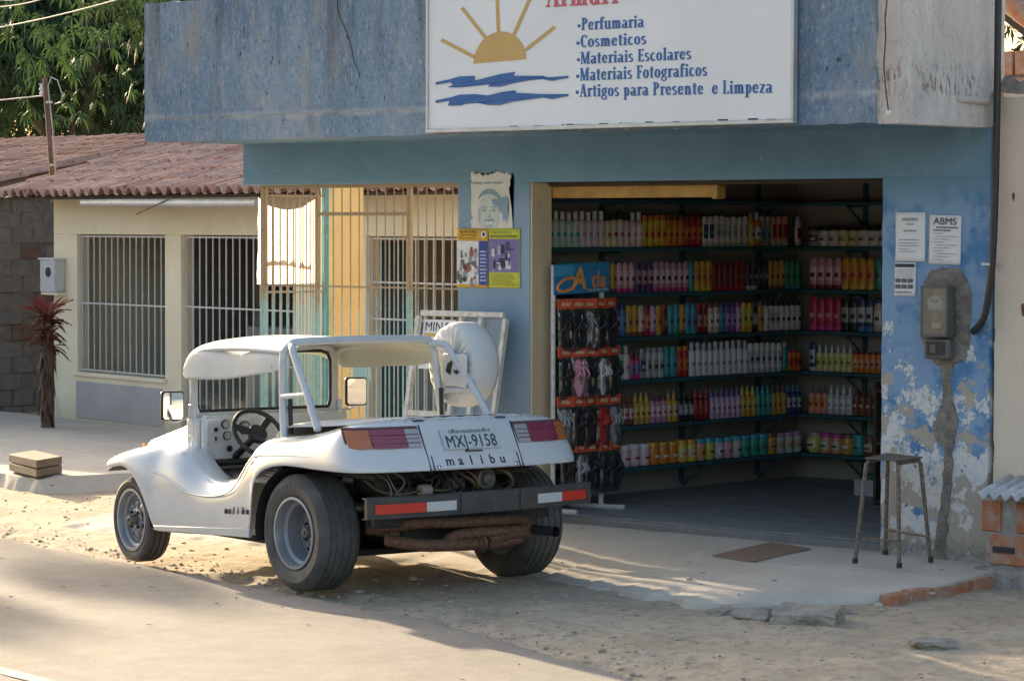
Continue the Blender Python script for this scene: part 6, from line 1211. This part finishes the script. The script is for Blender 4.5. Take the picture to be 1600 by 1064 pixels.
wheel('wheel',2.02,.62,.252,.270,.165,.193,1,R(-3),.03,False,.0,'narrow front tyre on grey steel rim nearest the road'); wheel('wheel',2.02,-.62,.256,.270,.165,.193,-1,R(-3),.03,False,.0,'narrow front tyre on the side towards the shop')
# --- windscreen
wy,wz0,wz1,wx=.545,.918,1.345,1.55
def wsx(z): return wx+.0*(z-wz0)
fr_=[(wx,-wy+.02,wz0),(wx,-wy,wz0+.06),(wx,-wy,wz1-.08),(wx,-wy+.025,wz1-.02),(wx,-wy+.08,wz1),(wx,0,wz1+.005),(wx,wy-.08,wz1),(wx,wy-.025,wz1-.02),(wx,wy,wz1-.08),(wx,wy,wz0+.06),(wx,wy-.02,wz0)]
b=MB(); pts=[Vector(p) for p in fr_]
rings=[]
for i,p in enumerate(pts):
    d=(Vector((wx,0,1.13))-p).normalized(); rings.append([p+Vector((-.018,0,0)),p+Vector((.018,0,0)),p+Vector((.018,0,0))+d*.05,p+Vector((-.018,0,0))+d*.05])
b.loft(rings,True,True); b.build('windscreen_frame',M_CAR,car,local=True,bevel=.006,smooth=50); cb_('windscreen_rail',(wx-.018,-wy+.02,wz0-.012),(wx+.018,wy-.02,wz0+.028),M_CAR)
ins=[Vector((wx,p.y*.905,1.13+(p.z-1.13)*.84)) for p in pts]; ins=ins+[ins[0]]
ct('rubber_seal',ins,.011,M_BLK,n=8); b=MB(); b.add([p+Vector((.001,0,0)) for p in ins[:-1]],[tuple(range(len(ins)-1))]); b.build('windscreen_glass',M_GLASS,car,local=True,smooth=0)
for s in (1,-1): ct('wiper',[(wx+.03,s*.1,.94),(wx+.03,s*.40,.955)],.006,M_BLK)
for s in (1,-1): cb_('screen_bracket',(1.50,s*.535-.012,.80),(1.57,s*.535+.012,1.0),M_CAR,bevel=.006)
# --- roll bars
HP=lambda s:[(.40,s*.575,.80),(.43,s*.57,1.0),(.46,s*.555,1.25),(.47,s*.54,1.355),(.46,s*.50,1.40),(.45,s*.44,1.418)]
ct('main_hoop',bez(HP(1)+[(.45,0,1.425)]+HP(-1)[::-1],5),.024,M_TUBEW,n=14)
for s in (1,-1):
    ct('rear_brace',bez([(.45,s*.50,1.395),(.36,s*.55,1.385),(.31,s*.565,1.33),(.12,s*.60,1.12),(-.03,s*.625,.93)],5),.022,M_TUBEW,n=14); ct('brace_link',[(.43,s*.572,1.10),(.13,s*.60,1.125)],.018,M_TUBEW); ct('roof_rail',bez([(.47,s*.55,1.36),(.9,s*.555,1.365),(1.35,s*.55,1.345),(1.53,s*.535,1.30)],4),.016,M_TUBEW)
    ct('seat_belt',[(.395,s*.545,1.12),(.385,s*.545,.88)],.014,M_BLK)
sp_=MB().box((.16,-.578,1.13),(.40,-.566,1.33)).build('spare_bracket',M_CAR,car,local=True,bevel=.02)
for x in (.25,.33):
    b=MB(); b.lathe([(.012,0),(.010,.02),(0,.022)],10,frame((x,-.566,1.222),(1,0,0),(0,0,1),(0,1,0))); b.box((-.02,-.004,.012),(.02,.004,.020),frame((x,-.566,1.222),(1,0,0),(0,0,1),(0,1,0))@Matrix.Rotation(R(35),4,'Z')); b.build('wing_nut',M_RIMD,sp_,local=True)
# --- spare wheel under its cover
b=MB(); c0=Vector((.375,0,1.26)); n=72; rings=[]
for k,(r,y) in enumerate(((.07,-.605),(.10,-.612),(.16,-.606),(.215,-.600),(.242,-.612),(.258,-.65),(.262,-.70),(.258,-.76),(.24,-.80),(.20,-.815),(.10,-.82),(.02,-.82))):
    ring=[]
    for i in range(n):
        a=2*math.pi*i/n; gath=.007*math.sin(i*2*math.pi/3.0+math.sin(i*.7))*(1 if k<4 else .35 if k==4 else 0); rr3=r+(.004*fb(math.cos(a)*3,math.sin(a)*3,k)); ring.append(Vector((c0.x+rr3*math.cos(a),y+gath,c0.z+rr3*math.sin(a)*1.0)))
    rings.append(ring)
b.loft(rings,True,True); b.build('spare_wheel_cover',M_CANV,car,local=True,smooth=60,label='white gathered canvas cover over the spare wheel'); ct('spare_hub',[(.30,-.57,1.24),(.33,-.64,1.25)],.05,M_RIMD)
# --- canvas roof with hanging sides
b=MB(); rings=[]
for x,dz,vd in ((1.60,-.115,.05),(1.595,-.07,.09),(1.56,-.028,.125),(1.48,-.004,.135),(1.30,.004,.135),(1.1,.0,.12),(.9,.002,.105),(.7,.004,.09),(.55,.006,.075),(.44,.004,.05)):
    ring=[]
    for y,z in ((-.572,-.0),(-.57,.5),(-.565,1.),(-.53,1.36),(-.45,1.395),(-.25,1.418),(0,1.428),(.25,1.418),(.45,1.395),(.53,1.36),(.565,1.),(.57,.5),(.572,0.)):
        if z<=1: z=1.325-vd*(1-z)*1.25*(1 if y>0 else .7)
        e=.008*fb(x*5,y*4,2)+.010*math.sin(x*9+y*3)*(1 if abs(y)>.5 else .25); ring.append(Vector((x+(.0),y+(e if abs(y)>.5 else 0),z+dz*(1 if z>1.3 else .5)+e*.5)))
    rings.append(ring)
b.loft(rings); o=b.build('canvas_roof',[M_CANV,M_CANVU],car,local=True,smooth=180,sub=2); md=o.modifiers.new('s','SOLIDIFY'); md.thickness=.005; md.material_offset=1; md.offset=-1
for s in (1,):
    for x,z in ((.55,1.27),): b=MB(); b.lathe([(.008,0),(.005,.005)],8,frame((x,s*.578,z),(1,0,0),(0,0,1),(0,1,0))); b.build('snap_stud',M_CHR,car,local=True)
# --- mirrors
def mirror(y,x,z,s,label):
    o=bpy.data.objects.new('door_mirror',None); M=CM@T(x,y,z)@Matrix.Rotation(R(168),4,'Z'); link(o,car,M); o['label']=label
    b=MB(); b.box((-.02,-.075,-.092),(.02,.075,.092)); me=b.mesh('housing',M_BLKP); q=inst(me,'housing',o,M); md=q.modifiers.new('b','BEVEL'); md.width=.018; md.segments=3
    b=MB(); pts=[(a*.064,c*.082) for a,c in ((-1,-.85),(-.85,-1),(.85,-1),(1,-.85),(1,.85),(.85,1),(-.85,1),(-1,.85))]; b.prism(pts,0,.003,frame((.0195,0,0),(0,1,0),(0,0,1),(1,0,0))); t=NT('mirror_glass') if 'mirror' not in MC else None
    if t: MC['mirror']=t.fin((.85,.87,.88),.02,metal=1.)
    inst(b.mesh('mirror_glass',MC['mirror'],smooth=0),'mirror_glass',o,M)
    yy=s*.545; b=MB(); b.tube(bez([M.inverted()@(CM@Vector(p)) for p in ((x,y,z-.05),(x+.01,y-s*.01,z-.10),(1.55,yy,.92))],4),.009,8); inst(b.mesh('mirror_stalk',M_CHR),'mirror_stalk',o,M)
mirror(.645,1.60,.99,1,'left door mirror catching bright sunlight'); mirror(-.655,1.50,1.045,-1,'right door mirror seen below the roof lining')
